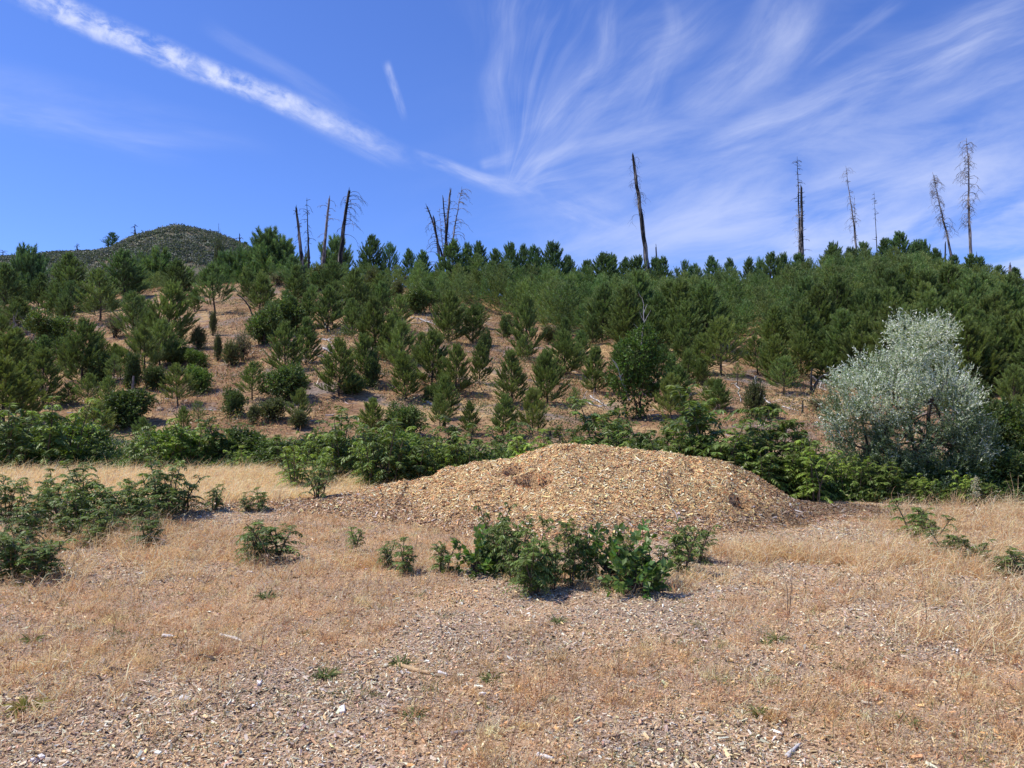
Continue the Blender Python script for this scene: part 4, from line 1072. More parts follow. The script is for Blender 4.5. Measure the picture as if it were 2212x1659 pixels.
# small herb tufts as things
def herb(px, py, r, label, col=(.13, .17, .06), n=40, up=.5):
    p = ground_px(px, py); g = Geo(); a = rng.uniform(0, 2*PI, n); P = np.stack([np.cos(a)*r*.1, np.sin(a)*r*.1, np.full(n, -.003)], 1)
    D = np.stack([np.cos(a), np.sin(a), rng.uniform(.15, up*2, n)], 1)
    blades(g, P, D, r*rng.uniform(.6, 1.1, n), r*.07+.002, np.array([0, 0, -.35])+rng.normal(0, .15, (n, 3)), pal([col, tuple(c*1.5 for c in col), (.40, .33, .16)], [5, 3, 1], n))
    o = g.obj('weed_tuft', M_grass); o.location = p; tag(o, label, 'weed', 'small green weed tufts in the field')
herb(575, 1292, .13, 'green weed tuft in left mid field below the two mulch saplings', n=70)
herb(700, 1465, .12, 'spiky dark green tuft left of the curved stick', n=60)
herb(865, 1435, .11, 'green tuft right behind the curved stick end')
herb(895, 1550, .09, 'thin-bladed tuft below the curved stick')
herb(60, 1535, .14, 'yellow-green weed in the lower left corner', (.24, .23, .05), 60)
herb(70, 1385, .10, 'small bright weed near the left edge, mid foreground', (.16, .2, .06))
herb(1205, 1345, .10, 'small green weed below the front of the central clump')
herb(1680, 1385, .11, 'green weed in right mid field', (.2, .22, .08))
herb(1655, 1390, .07, 'tiny dark weed beside the one in right mid field')
herb(1640, 1545, .10, 'low green tuft in the right foreground', (.2, .22, .07))
herb(1960, 1560, .10, 'thin green weed near the lower right', (.17, .2, .07))
herb(1060, 1470, .10, 'weed right of the curved stick', (.16, .18, .06))

# ------------------------------------------------------------------ sticks on the field
def stick(pts, r, mat, label, name='fallen_stick', cat='stick', group=None, knots=8):
    P = [ground_px(*q) if len(q) == 2 else Vector(q) for q in pts]; o0 = P[0]
    q = np.array([[v.x-o0.x, v.y-o0.y, v.z-o0.z+r*.9] for v in P])
    t = np.linspace(0, 1, len(q)); tt = np.linspace(0, 1, knots); pts_ = np.stack([np.interp(tt, t, q[:, c]) for c in range(3)], 1)
    g = Geo(); tube(g, pts_, r*(1-.35*tt)*(1+.12*rng.normal(size=knots)), 7, rough=.08)
    o = g.obj(name, mat, smooth=True); o.location = o0; tag(o, label, cat, group); return o
def plain(name, c, rough=.85):
    m = bark_mat(name, tuple(v*.55 for v in c), c, 30, .45, .15); return m
M_tan = plain('tan_bark', (.62, .42, .22)); M_white = plain('white_wood', (.78, .72, .66)); M_dk = plain('dark_wood', (.10, .07, .06))
stick([(862, 1440), (885, 1450), (905, 1453), (925, 1458), (950, 1456)], .013, M_tan, 'curved tan stick lying on the chips in the foreground')
stick([(948, 1457), (966, 1461)], .011, M_white, 'short white-ended wood piece at the right tip of the curved stick')
stick([(477, 1376), (502, 1381), (524, 1388)], .012, M_white, 'white wood splinter on the mulch, left of centre')
stick([(352, 1377), (377, 1380)], .013, M_white, 'smaller white splinter further left in the field')
stick([(320, 1352), (356, 1358)], .007, M_tan, 'thin pale twig behind the smaller white splinter')
stick([(535, 1236), (548, 1238)], .008, M_white, 'thin white splinter under the two mulch saplings')
stick([(420, 1426), (440, 1421), (465, 1430)], .015, M_dk, 'dark flat bark piece in left mid field')
stick([(225, 1448), (262, 1450)], .013, M_dk, 'dark bark strip in the left foreground')
stick([(390, 1515), (412, 1517)], .016, M_white, 'bright white chip in the lower left field')
stick([(1160, 1636), (1178, 1640), (1195, 1645)], .012, M_white, 'white splinter at the bottom centre')
stick([(975, 1590), (1000, 1586), (1022, 1584)], .010, plain('grey_stick', (.36, .30, .28)), 'grey stick in the lower centre foreground')
stick([(1450, 1100), (1459, 1108), (1466, 1130)], .010, M_grey, 'curved grey twig standing on the pile behind the fan-shaped sapling')
stick([(1700, 1640), (1728, 1610)], .010, M_white, 'pale stick in the lower right foreground')
stick([(1310, 1598), (1340, 1594)], .009, plain('brown_stick', (.40, .26, .16)), 'brown stick near the bottom right of centre')
stick([(1690, 1178), (1712, 1181)], .014, M_dk, 'black stick on the right toe of the pile')
stick([(800, 1132), (830, 1148)], .007, M_tan, 'thin pale twig on the left toe of the pile')
for px, py, lab in [(80, 1647, 'white chip at the very bottom left'), (740, 1540, 'white chip below the spiky dark green tuft'), (1040, 1505, 'white chip in the centre foreground'), (560, 1480, 'small white chip left of the spiky tuft')]:
    p = ground_px(px, py); g = Geo(); x0 = np.zeros(1); chips(g, x0, x0, x0+.006, np.array([[0, 0, 1.]]), np.array([.055]), np.array([.03]), np.array([[.78, .74, .70]]), .1, .1)
    o = g.obj('wood_chip', M_chip); o.location = p; tag(o, lab, 'wood chip')
# tall dry stalks
def stalk(px, yt, yb, lab, n=1, col=M_tan, r=.004, sp=0):
    p = ground_px(px, yb); g = Geo(); H = zat(px, yt, p.y)-p.z
    for i in range(n):
        dx = rng.normal(0, sp); tube(g, [(dx*.3, 0, -.03), (dx*.6+.02*H, 0, H*.5), (dx+.05*H*rng.normal(), .02, H*(1-.3*i/n))], [r, r*.8, r*.35], 4)
    o = g.obj('dry_stalk', col); o.location = p; tag(o, lab, 'dry stalk')
stalk(1065, 1090, 1200, 'dark bare stalk rising from the left of the central clump', col=M_dk)
stalk(1040, 1120, 1220, 'second bare stalk at the left end of the central clump', col=M_dk, n=2, sp=.04)
stalk(1700, 1225, 1330, 'brown bare weed stalk in right mid field', n=2, col=M_dk, r=.003, sp=.05)
stalk(2000, 1270, 1375, 'thin brown weed stalk near the right edge, mid field', col=M_dk, r=.003)
def seedhead():
    p = ground_px(2105, 1108); g = Geo(); H = zat(2105, 1030, p.y)-p.z
    tube(g, [(0, 0, -.03), (-.02, 0, H*.5), (.03, 0, H)], [.006, .005, .002], 4, (.5, .4, .25))
    n = 220; z = rng.uniform(.45, 1, n)*H; P = np.stack([.03*z/H+rng.normal(0, .05, n)*(1.2-z/H), rng.normal(0, .04, n), z], 1)
    leaves(g, P, rng.normal(size=(n, 3)), rng.normal(size=(n, 3)), .035, .016, pal([(.62, .60, .42), (.45, .45, .28)], [1, 1], n))
    o = g.obj('seeding_weed', M_grass); o.location = p; tag(o, 'tall pale seeding weed standing before the dark right thicket', 'weed')
seedhead()
stalk(2060, 1058, 1095, 'cluster of broken dry stalks below the silver tree', n=7, r=.006, sp=.14)
stalk(2193, 1020, 1100, 'pale upright stalks before the dark shrubs at the right edge', n=3, r=.004, sp=.1)
stalk(1770, 1010, 1090, 'bare reddish stalk in the thicket right of the pile', col=M_dk, r=.006)

# ------------------------------------------------------------------ dead trunks
def snag(px0, py0, px1, py1, Y, r, mat, label, group, kinks=(), n=14, bl=1.6, droop=.5, side=0, stubs=20, lo=.35, top='taper', curl=0, seed=0, name='dead_tree', bw=.022, parts=True, twigs=1):
    """trunk from the ground under (px1, py1) up to (px0, py0)"""
    global rng
    kr = rng; rng = np.random.default_rng(1000+seed)
    u1, v1 = ray(px1, py1); u0, v0 = ray(px0, py0)
    A = np.array([u1*Y, Y, EYE+v1*Y]); B = np.array([u0*Y, Y, EYE+v0*Y]); d = (B-A)/max(B[2]-A[2], .1)
    gz = hz(A[0], Y); A2 = A - d*(A[2]-gz+.3); base = np.array([A2[0], Y, gz])
    k = 16; ts = np.linspace(0, 1, k); pts = A2+(B-A2)*ts[:, None]; L = np.linalg.norm(B-A2)
    pts[1:-1] += np.stack([rng.normal(0, .0016*L, k-2), rng.normal(0, .0016*L, k-2), np.zeros(k-2)], 1)
    for t0, amp in kinks: pts[:, 0] += amp*np.exp(-((ts-t0)/.16)**2)
    e = empty(name, base); tag(e, label, 'dead tree', group); pl = pts-base
    g = Geo(); tr = 1-.62*ts if top == 'broken' else 1-.93*ts
    tube(g, pl, r*np.maximum(tr, .06), 8, rough=.09)
    if top == 'broken':
        for q in range(3): 
            o_ = rng.normal(0, r*.12, 3); o_[2] = 0; tube(g, [pl[-1]+o_-d*.15, pl[-1]+o_*1.5+d*rng.uniform(.15, .45)], [r*.22, .01], 5)
    for q in range(stubs):
        t = rng.uniform(lo, .98); p0 = np.array([np.interp(t, ts, pl[:, c]) for c in range(3)]); a = rng.uniform(0, 2*PI); l = rng.uniform(.15, .5)
        tube(g, [p0, p0+np.array([math.cos(a)*l, math.sin(a)*l, rng.uniform(-.1, .2)])], [.035, .015], 4)
    if n:
        h = Geo() if n > 8 else g
        for q in range(n):
            t = lo+(1-lo)*rng.uniform(0, .96) if n > 1 else .7
            p0 = np.array([np.interp(t, ts, pl[:, c]) for c in range(3)])
            a = rng.uniform(0, 2*PI)
            if side: a = (0 if side > 0 else PI)+rng.normal(0, .8) if rng.random() < .75 else a
            l = bl*rng.uniform(.45, 1.15)*(1.15-.5*t)
            m = 9; s = np.linspace(0, 1, m); ang = rng.uniform(.15, .7); turn = (2.2+curl*2.2)*rng.uniform(.6, 1.1)*droop*2
            # curling branch: direction angle sweeps downward
            th = ang-turn*s; stp = l/(m-1)
            rx = np.concatenate([[0], np.cumsum(np.cos(th[:-1])*stp)]); rz_ = np.concatenate([[0], np.cumsum(np.sin(th[:-1])*stp)])
            B_ = p0+np.stack([math.cos(a)*rx, math.sin(a)*rx, rz_], 1)+rng.normal(0, .02, (m, 3))
            tube(h, B_, bw*1.25*(1-.65*s), 4, cap=False)
            for w in range(int(3*twigs)):
                j0 = int(rng.integers(3, m)); a2 = a+rng.normal(0, 1); l2 = l*rng.uniform(.12, .3)
                tube(h, [B_[j0], B_[j0]+np.array([math.cos(a2)*l2*.6, math.sin(a2)*l2*.6, -l2*.4]), B_[j0]+np.array([math.cos(a2)*l2, math.sin(a2)*l2, -l2])], [bw*.7, bw*.55, bw*.35], 3, cap=False)
        if h is not g: h.obj('branches', mat, e)
    g.obj('trunk', mat, e)
    rng = kr
    return e
GS = 'fire-killed trunks on the skyline'
snag(640, 450, 651, 553, 82, .27, M_char, 'thick short dead trunk with broken top, first from the left on the skyline', GS, n=5, bl=.8, top='broken', lo=.6, seed=1)
snag(663, 427, 667, 557, 83, .19, M_burnt, 'slender black dead trunk, second from the left on the skyline', GS, n=14, bl=1.5, droop=.35, lo=.5, seed=2)
snag(711, 429, 703, 515, 84, .26, M_grey, 'dead trunk, third from the left, white bark with branches drooping right', GS, n=8, bl=2.3, droop=.45, side=1, top='broken', lo=.55, seed=3)
snag(707, 465, 701, 520, 84.6, .20, M_char, 'dark broken stem hugging the white-barked third trunk', GS, n=0, top='broken', stubs=8, seed=4)
snag(755, 412, 737, 545, 82, .34, M_char, 'thick leaning dead trunk with long curling branches, fourth from the left', GS, n=22, bl=3.2, droop=.55, side=1, top='broken', lo=.55, seed=5, kinks=[(.75, -.12)])
snag(937, 470, 949, 553, 82, .24, M_char, 'leftmost dark stem of the dead cluster, blunt and hung with curved branches', GS, n=18, bl=2.8, droop=.55, side=-1, top='broken', lo=.35, seed=6)
snag(921, 446, 940, 505, 82.4, .18, M_char, 'forked stem leaning left out of the dead cluster', GS, n=5, bl=1.1, top='broken', lo=.75, seed=7, kinks=[(.85, .15)])
snag(949, 448, 957, 540, 84, .08, M_grey, 'thin twiggy dead stem inside the dead cluster', GS, n=20, bl=1.3, droop=.1, lo=.5, seed=8, bw=.014)
snag(957, 429, 963, 500, 83, .17, M_char, 'straight dark stem in the middle of the dead cluster', GS, n=4, bl=.8, top='broken', lo=.6, seed=9)
snag(973, 412, 962, 532, 83, .24, M_char, 'strong dead stem with splintered forked tip, middle of the cluster', GS, n=12, bl=1.8, droop=.25, top='broken', lo=.5, seed=10)
snag(998, 403, 975, 530, 82, .19, M_grey, 'tallest pale stem of the dead cluster, leaning right', GS, n=26, bl=2.3, droop=.55, side=1, lo=.5, seed=11)
snag(1367, 336, 1399, 575, 79, .33, M_char, 'very tall leaning bare trunk right of the picture centre', GS, n=26, bl=2.4, droop=.75, curl=.5, lo=.58, top='broken', seed=12, bw=.014, twigs=2)
snag(1417, 534, 1420, 572, 82, .16, M_burnt, 'short black stub just right of the tall leaning trunk', GS, n=0, top='broken', stubs=2, seed=13)
snag(1722, 338, 1728, 548, 82, .20, M_char, 'tallest stem of the double snag on the right half', GS, n=30, bl=.9, droop=.3, lo=.45, seed=14, stubs=40)
snag(1731, 405, 1733, 548, 81.5, .27, M_char, 'thicker shorter stem of the double snag with stubby branches', GS, n=8, bl=1.0, droop=.2, lo=.45, top='broken', seed=15, stubs=60)
snag(1720, 455, 1727, 548, 81, .08, M_pale, 'thin bleached stem hanging beside the double snag', GS, n=12, bl=1.3, droop=.6, side=-1, lo=.4, seed=16, bw=.014)
snag(1827, 358, 1849, 538, 82, .17, M_grey, 'bent grey snag leaning left with one long arm at right', GS, n=34, bl=1.7, droop=.7, curl=.3, lo=.45, seed=17, bw=.016, kinks=[(.6, .12)])
snag(1845, 422, 1849, 538, 82.3, .10, M_grey, 'short thin stem against the bent grey snag', GS, n=3, bl=.9, lo=.5, seed=18)
snag(1888, 412, 1894, 530, 84, .09, M_char, 'thinnest pole-like snag on the right skyline', GS, n=10, bl=.6, droop=.5, lo=.5, seed=19, bw=.012, stubs=12)
snag(2014, 372, 2056, 556, 80, .19, M_grey, 'curly-branched snag leaning left, near the right edge', GS, n=60, bl=2.1, droop=.75, curl=.5, lo=.5, seed=20, bw=.018, twigs=2)
snag(2087, 298, 2097, 545, 79, .22, M_grey, 'tallest curly-branched snag at far right', GS, n=62, bl=2.6, droop=.75, curl=.5, lo=.46, seed=21, bw=.020, twigs=2, kinks=[(.8, .15)])
snag(2042, 528, 2042, 556, 80, .15, M_burnt, 'short black stub left of the leaning curly snag foot', GS, n=0, stubs=1, top='broken', seed=22)
snag(2110, 551, 2110, 565, 79, .13, M_burnt, 'tiny dark stub right of the tallest curly snag', GS, n=0, stubs=1, top='broken', seed=23)
snag(2182, 573, 2182, 592, 76, .30, M_grey, 'broken square stump with side knobs at the far right edge', GS, n=0, stubs=10, lo=.8, top='broken', seed=24)
GFAR = 'dead poles on the far hill'
for i, (px, t, lab) in enumerate([(291, 484, 'thin dead pole left of the far hill summit'), (233, 509, 'dark dead pole beside the far flat-topped pine'), (166, 526, 'dead pole on the far ridge at left'), (110, 545, 'small dead pole on the far ridge near the left edge'), (517, 503, 'dead pole on the right foot of the far hill'), (553, 532, 'small dead pole far off left of the tall skyline pine'), (418, 560, 'thin dead pole on the face of the far hill'), (68, 530, 'pale distant snag nearest the left edge'), (6, 540, 'faint distant snag at the left edge')]):
    snag(px, t, px+1, t+22, 296, .55 if i < 5 else .4, M_burnt, lab, GFAR, n=6, bl=3, droop=.3, bw=.10, stubs=0, seed=40+i, lo=.4)
# far trees
for px, t, H_, k, lab in [(241, 501, 10, 'open', 'flat-topped pine alone on the left shoulder of the far hill'), (532, 523, 9, 'full', 'small pointed pine on the far ridge right of the far hill')]:
    u, v = ray(px, t); Yd = 294; z = zat(px, t, Yd); put_pine(Vector((u*Yd, Yd, min(hz(u*Yd, Yd), z-8))), z-min(hz(u*Yd, Yd), z-8), k, lab, 'pines on the far hill', wid=1.3, col=(.6, .8, 1.1))  # blue crown tint paints in the distance haze
# far hill chaparral
g = Geo(); n = 15000
px = rng.uniform(-60, 640, n); y = rng.uniform(232, 306, n); x = (px-CX)/FOC*y
s = rng.uniform(.5, 1.7, n)*(.5+1.0*vn(x*.06, y*.06, 8)); keep = rng.random(n) < .30+.70*sst(.38, .50, fbm(x*.05, y*.05, 12, 3)); x, y, s = x[keep], y[keep], s[keep]
n2 = 2600; y2 = rng.uniform(86, 232, n2); x = np.concatenate([x, (rng.uniform(-80, 700, n2)-CX)/FOC*y2]); y = np.concatenate([y, y2]); s = np.concatenate([s, rng.uniform(.4, 1.5, n2)]); n = len(x)
z = height(x, y); m = 24
d = nrm(rng.normal(size=(n, m, 3))); d[:, :, 2] = np.abs(d[:, :, 2])
P = np.stack([x, y, z], 1)[:, None]+d*s[:, None, None]*np.array([1, 1, .9])*rng.uniform(.6, 1.05, (n, m, 1))
C = np.repeat(pal([(.10, .12, .085), (.13, .145, .10), (.17, .17, .14), (.08, .10, .08)], [5, 4, 3, 3], n, .15), m, 0)  # greens greyed to put distance haze into the colour
leaves(g, P.reshape(-1, 3)-np.array([0, 0, .2]), rng.normal(size=(n*m, 3)), d.reshape(-1, 3)+rng.normal(0, .3, (n*m, 3)), .62, .42, C*(1+.12*rng.normal(size=(n*m, 1))))
tag(g.obj('hillside_scrub', M_needle), 'dark green scrub covering the distant rounded hill', 'scrub', kind='stuff')

# ------------------------------------------------------------------ dead wood on the slope
def deadwood(px0, py0, px1, py1, r, mat, label, n=4, name='fallen_log', group='bleached wood lying on the slope', br=.6):
    A = hit(px0, py0, 18); B = hit(px1, py1, 18); g = Geo()
    if (A-B).length > 4.5: B = A+(B-A).normalized()*4.5
    a = np.zeros(3); b_ = np.array(B-A); up = np.array([0, 0, r*1.3]); pts = brn(g, a+up, b_+up, r, r*.45, .05, 7, 6)
    o = g.obj('log', mat); 
    if n:
        h = Geo()
        for i in range(n):
            q = pts[1+i % 6]; l = br*rng.uniform(.5, 1.3); dv = nrm(rng.normal(size=3)*np.array([1, 1, .5])+np.array([0, 0, .35])); brn(h, q, q+dv*l, r*.45, r*.12, .12, 4, 4)
        e = empty(name, A); o.parent = e; c = h.obj('branches', mat, e)
    else: e = o; o.name = name; e.location = A
    tag(e, label, 'log' if n == 0 else 'fallen branch', group); return e
for a in [
 (908, 692, 940, 704, .07, M_pale, 'thick bleached log right of the tall soft pine pair', 4),
 (888, 688, 925, 695, .05, M_pale, 'thin bleached branch left of the thick bleached log', 6),
 (893, 700, 915, 697, .04, M_pale, 'small white branch lying below the bleached log', 5),
 (700, 700, 712, 722, .06, M_pale, 'curved white branch beside the twin pines', 8),
 (693, 735, 718, 742, .05, M_pale, 'white branch on the ground right of the twin pines', 7),
 (698, 755, 722, 768, .05, M_pale, 'lower white branch in the shadow right of the twin pines', 8),
 (680, 768, 705, 775, .04, M_grey, 'grey twiggy branch above the lower brown slope', 8),
 (921, 870, 968, 892, .05, M_pale, 'pale log slanting under the bright bushy central pine', 3),
 (1250, 868, 1300, 882, .05, M_pale, 'long pale log on the open ground right of centre', 5),
 (1275, 858, 1310, 880, .04, M_pale, 'pale branch crossing behind the long pale log', 5),
 (1218, 720, 1250, 728, .05, M_grey, 'grey log on the slope between centre pines', 2),
 (503, 627, 522, 640, .06, M_pale, 'pale crooked branch at the top of the brown clearing', 3),
 (540, 890, 562, 892, .04, M_pale, 'short pale stick on the lower brown slope at left', 1),
 (445, 888, 470, 889, .035, M_white, 'short white stick near the little sapling pine', 1),
 (1765, 830, 1785, 846, .05, M_pale, 'bleached root arching beside the silver tree', 8),
 (1590, 830, 1600, 870, .03, M_pale, 'thin pale branch on the tan ground left of the olive shrub', 2),
 (1690, 880, 1725, 890, .03, M_pale, 'thin white stick on the reddish ground left of the silver tree', 3),
 (1640, 852, 1668, 880, .05, M_pale, 'bleached log sloping right of the upright olive shrub', 3),
 (395, 690, 430, 688, .03, M_dk, 'dark thin branch on the left slope grass', 2),
 (640, 918, 672, 905, .03, M_grey, 'grey branch leaning above the thicket left of centre', 4),
 (712, 950, 735, 915, .03, M_pale, 'pale bent branch rising from the thicket left of the pile', 3),
 (1200, 958, 1215, 950, .02, M_dk, 'dark twig lying behind the pile summit', 0),
]: deadwood(*a)
for i, (a, b_, c, d, r) in enumerate([(835, 590, 880, 572, .13), (845, 596, 890, 585, .12), (838, 582, 860, 600, .10), (852, 588, 900, 592, .11), (830, 598, 850, 575, .08), (860, 580, 885, 600, .10), (848, 578, 875, 590, .09)]):
    A = hit(a, b, 40) if False else at(a, 77.5); z0 = zat(a, b_, A.y); B = at(c, 77.8+i*.1); z1 = zat(c, d, B.y)
    zo = min(z0, z1)-A.z-.1; A.z = hz(A.x, A.y)
    lift = .15+.17*i
    g = Geo(); brn(g, (0, 0, lift), (B.x-A.x, B.y-A.y, lift+(z1-z0)), r, r*.6, .03, 6, 7); o = g.obj('heaped_log', M_grey); o.location = A
    tag(o, 'grey log in the heap of dead wood on the crest', 'log', 'logs heaped on the crest')
# bent dead trunk, burnt fork, stubs
def poly_trunk(ptsz, Yd, r, mat, label, name='dead_tree'):
    """points (px, py) at depth Yd, base first"""
    P = [np.array([ray(a, b_)[0]*Yd, Yd, zat(a, b_, Yd)]) for a, b_ in ptsz]; base = P[0].copy(); base[2] = hz(base[0], Yd)
    P[0][2] = min(P[0][2], base[2]-.1); q = np.array(P)-base; k = len(q); t = np.linspace(0, 1, k); tt = np.linspace(0, 1, k*3)
    q2 = np.stack([np.interp(tt, t, q[:, c]) for c in range(3)], 1); q2[1:-1] = (q2[:-2]+2*q2[1:-1]+q2[2:])/4
    g = Geo(); tube(g, q2, r*(1-.65*tt), 7, rough=.1); o = g.obj(name, mat); o.location = base; tag(o, label, 'dead tree'); return o
Yq = hit(552, 715, 20).y
poly_trunk([(553, 722), (549, 700), (545, 680), (537, 660), (525, 645), (512, 635)], Yq, .075, M_burnt, 'bent blackened dead trunk arching left over the clearing')
Yq = hit(1753, 853, 20).y
e = empty('burnt_forked_trunk', hit(1753, 853, 20)); tag(e, 'burnt forked dead trunk beside the left side of the silver tree', 'dead tree')
g = Geo(); b0 = np.array(e.location)
for pp, r in (([(1753, 856), (1752, 835), (1752, 815), (1754, 795)], .07), ([(1754, 852), (1762, 830), (1772, 815), (1790, 804)], .07), ([(1762, 832), (1770, 822), (1768, 812)], .04)):
    q = np.array([[ray(a, b_)[0]*Yq, Yq, zat(a, b_, Yq)] for a, b_ in pp])-b0; t = np.linspace(0, 1, len(q)); tube(g, q, r*(1-.6*t), 6, rough=.1)
g.obj('trunk', M_burnt, e)
for px, yt, yb, r, mat, lab in [(1733, 865, 893, .04, M_burnt, 'thin black burnt post on the reddish ground left of the silver tree'), (1631, 812, 842, .07, M_pale, 'pale standing log behind the upright olive shrub'), (442, 588, 602, .28, M_burnt, 'round black burnt root ball above the clearing pine'), (469, 803, 812, .05, M_burnt, 'small black stub on the open left slope'), (1112, 905, 925, .05, M_burnt, 'black stub standing in the brown gap behind the pile'), (1187, 930, 950, .035, M_char, 'short charred stake with white tip behind the pile summit'), (940, 868, 885, .06, M_burnt, 'black charred stub beside the slanting pale log'), (286, 812, 850, .05, M_grey, 'grey dead stem in front of the slender two-stemmed pine'), (1162, 905, 930, .03, M_burnt, 'thin leaning black stub above the pile summit')]:
    p = hit(px, yb, 17); g = Geo(); H = zat(px, yt, p.y)-p.z; tube(g, [(0, 0, -.1), (.02, 0, H*.5), (.05*H, 0, H)], [r, r*.9, r*.6], 7, rough=.12)
    o = g.obj('burnt_stub' if mat is not M_pale else 'standing_log', mat); o.location = p; tag(o, lab, 'stump')
# dead grey branches at left
for px, py, lab in [(28, 705, 'grey leafless dead shrub at the left edge above the big pines'), (60, 720, 'grey leafless dead shrub behind the soft green left pine'), (50, 625, 'pale curved dead branch standing between the left skyline pines')]:
    p = hit(px, py+25, 19); e = empty('dead_shrub', p); g = Geo(); h = Geo()
    for i in range(9):
        a = rng.uniform(0, 2*PI); e1 = np.array([math.cos(a)*.9, math.sin(a)*.6, rng.uniform(.6, 1.7)]); pts = brn(g, (0, 0, -.05), e1, .035, .012, .1)
        for w in range(6): q = pts[2+w % 4]; brn(h, q, q+nrm(rng.normal(size=3)+np.array([0, 0, .3]))*.5, .012, .004, .1, 4, 3)
    g.obj('stems', M_grey, e); h.obj('twigs', M_grey, e); tag(e, lab, 'dead shrub')
# rocks on the lower left slope
for px, py, r, lab in [(347, 886, .17, 'tan rock on the bare lower left slope'), (371, 889, .09, 'small pale rock right of the tan rock'), (343, 873, .10, 'brown rock above the tan rock')]:
    p = hit(px, py, 18); g = Geo(); k = 10; th, ph2 = np.meshgrid(np.linspace(0, 2*PI, k, endpoint=False), np.linspace(0.05, PI-.05, 6))
    rr = r*(1+.22*rng.normal(size=th.shape)); V = np.stack([rr*np.cos(th)*np.sin(ph2)*1.3, rr*np.sin(th)*np.sin(ph2), rr*np.cos(ph2)*.7], -1).reshape(-1, 3)
    Q = [[i*k+j, i*k+(j+1) % k, (i+1)*k+(j+1) % k, (i+1)*k+j] for i in range(5) for j in range(k)]; T = [[0*k+j, 0*k+(j+1) % k, 60] for j in range(k)]
    V = np.vstack([V, [0, 0, r*.7]]); g.add(V, Q=Q, T=T); o = g.obj('rock', plain('rock_%d' % px, (.50, .36, .24))); o.location = p; tag(o, lab, 'rock')

# ------------------------------------------------------------------ sky
SUN_EL, SUN_AZ = R(60), math.atan2(-1.0, .02)      # azimuth measured from +Y toward +X
w = bpy.data.worlds.new('World'); sc.world = w; w.use_nodes = True
nt = w.node_tree; nt.nodes.clear()
sky = N(nt, 'ShaderNodeTexSky', sky_type='NISHITA'); sky.sun_disc = False; sky.sun_elevation = SUN_EL; sky.sun_rotation = SUN_AZ
sky.air_density = 1.0; sky.dust_density = .3; sky.ozone_density = 3.0; sky.altitude = 600
tc = N(nt, 'ShaderNodeTexCoord'); sp = N(nt, 'ShaderNodeSeparateXYZ'); nt.links.new(tc.outputs['Generated'], sp.inputs[0])
mm = lambda op, a, b=None, c=None, clamp=False: mathn(nt, op, a, b, c, clamp)
ysafe = mm('MAXIMUM', sp.outputs[1], .05)
# cirrus lives on a tangent sheet of sky directions: U,V in units of 1000 photo pixels
U = mm('MULTIPLY_ADD', mm('DIVIDE', sp.outputs[0], ysafe), 1.597, 1.106)
V = mm('MULTIPLY_ADD', mm('DIVIDE', sp.outputs[2], ysafe), -1.597, .880)
def comb(a, b, c=0.0):
    n = N(nt, 'ShaderNodeCombineXYZ')
    for i, v in enumerate((a, b, c)):
        if isinstance(v, (int, float)): n.inputs[i].default_value = v
        else: nt.links.new(v, n.inputs[i])
    return n.outputs[0]
def smooth(x, a, b):
    n = N(nt, 'ShaderNodeMapRange'); n.interpolation_type = 'SMOOTHSTEP'
    nt.links.new(x, n.inputs[0]); n.inputs[1].default_value = a; n.inputs[2].default_value = b
    return n.outputs[0]
UV = comb(U, V)
warp1 = mm('SUBTRACT', noise(nt, UV, 2.2, 2, .5), .5); warp2 = mm('SUBTRACT', noise(nt, comb(V, U, 3.0), 2.6, 2, .5), .5)
def streak(x0, y0, x1, y1, w0, w1, amt, rip=20, stretch=5, warp=.06, seed=0., sharp=.5, bend=0., fade=.72):
    dx, dy = x1-x0, y1-y0; L = math.hypot(dx, dy); tx, ty = dx/L, dy/L
    a = mm('ADD', mm('MULTIPLY', mm('SUBTRACT', U, x0), tx), mm('MULTIPLY', mm('SUBTRACT', V, y0), ty))
    t = mm('DIVIDE', a, L)
    d = mm('ADD', mm('MULTIPLY', mm('SUBTRACT', U, x0), -ty), mm('MULTIPLY', mm('SUBTRACT', V, y0), tx))
    d = mm('ADD', d, mm('MULTIPLY', warp1, warp))
    if bend: d = mm('ADD', d, mm('MULTIPLY', mm('MULTIPLY', t, mm('SUBTRACT', 1.0, t)), -4*bend))
    wd = mm('MAXIMUM', mm('MULTIPLY_ADD', t, w1-w0, w0), .002)
    m = mm('SUBTRACT', 1.0, smooth(mm('DIVIDE', mm('ABSOLUTE', d), wd), 0.15, 1.0))
    ends = mm('MULTIPLY', smooth(t, -.12, .1), mm('SUBTRACT', 1.0, smooth(t, fade, 1.12)))
    nz = noise(nt, comb(mm('MULTIPLY', t, L*rip/stretch), mm('MULTIPLY', d, rip), seed), 1.0, 6, .62, .3)
    return mm('MULTIPLY', mm('MULTIPLY', m, ends), mm('MULTIPLY', smooth(nz, .30, .30+sharp), amt))
parts = []
parts.append(streak(.04, -.03, .87, .325, .042, .033, .88, rip=30, stretch=1.6, warp=.05, seed=1., sharp=.42, fade=.6))
parts.append(streak(.04, -.015, .80, .30, .020, .028, .55, rip=30, stretch=6, warp=.05, seed=2., sharp=.5))
parts.append(streak(.60, .20, .86, .34, .05, .03, .35, rip=24, stretch=6, warp=.08, seed=3.))
parts.append(streak(.832, .13, .872, .245, .014, .012, .55, rip=26, stretch=4, warp=.02, seed=4.))
parts.append(streak(-.1, .22, .42, .335, .06, .04, .38, rip=9, stretch=6, warp=.05, seed=5., sharp=.5))
parts.append(streak(-.1, .17, .55, .30, .10, .05, .22, rip=6, stretch=5, warp=.05, seed=15., sharp=.5))
parts.append(streak(1.55, .32, 2.35, .02, .04, .20, .85, rip=9, stretch=7, warp=.09, seed=6., sharp=.6))
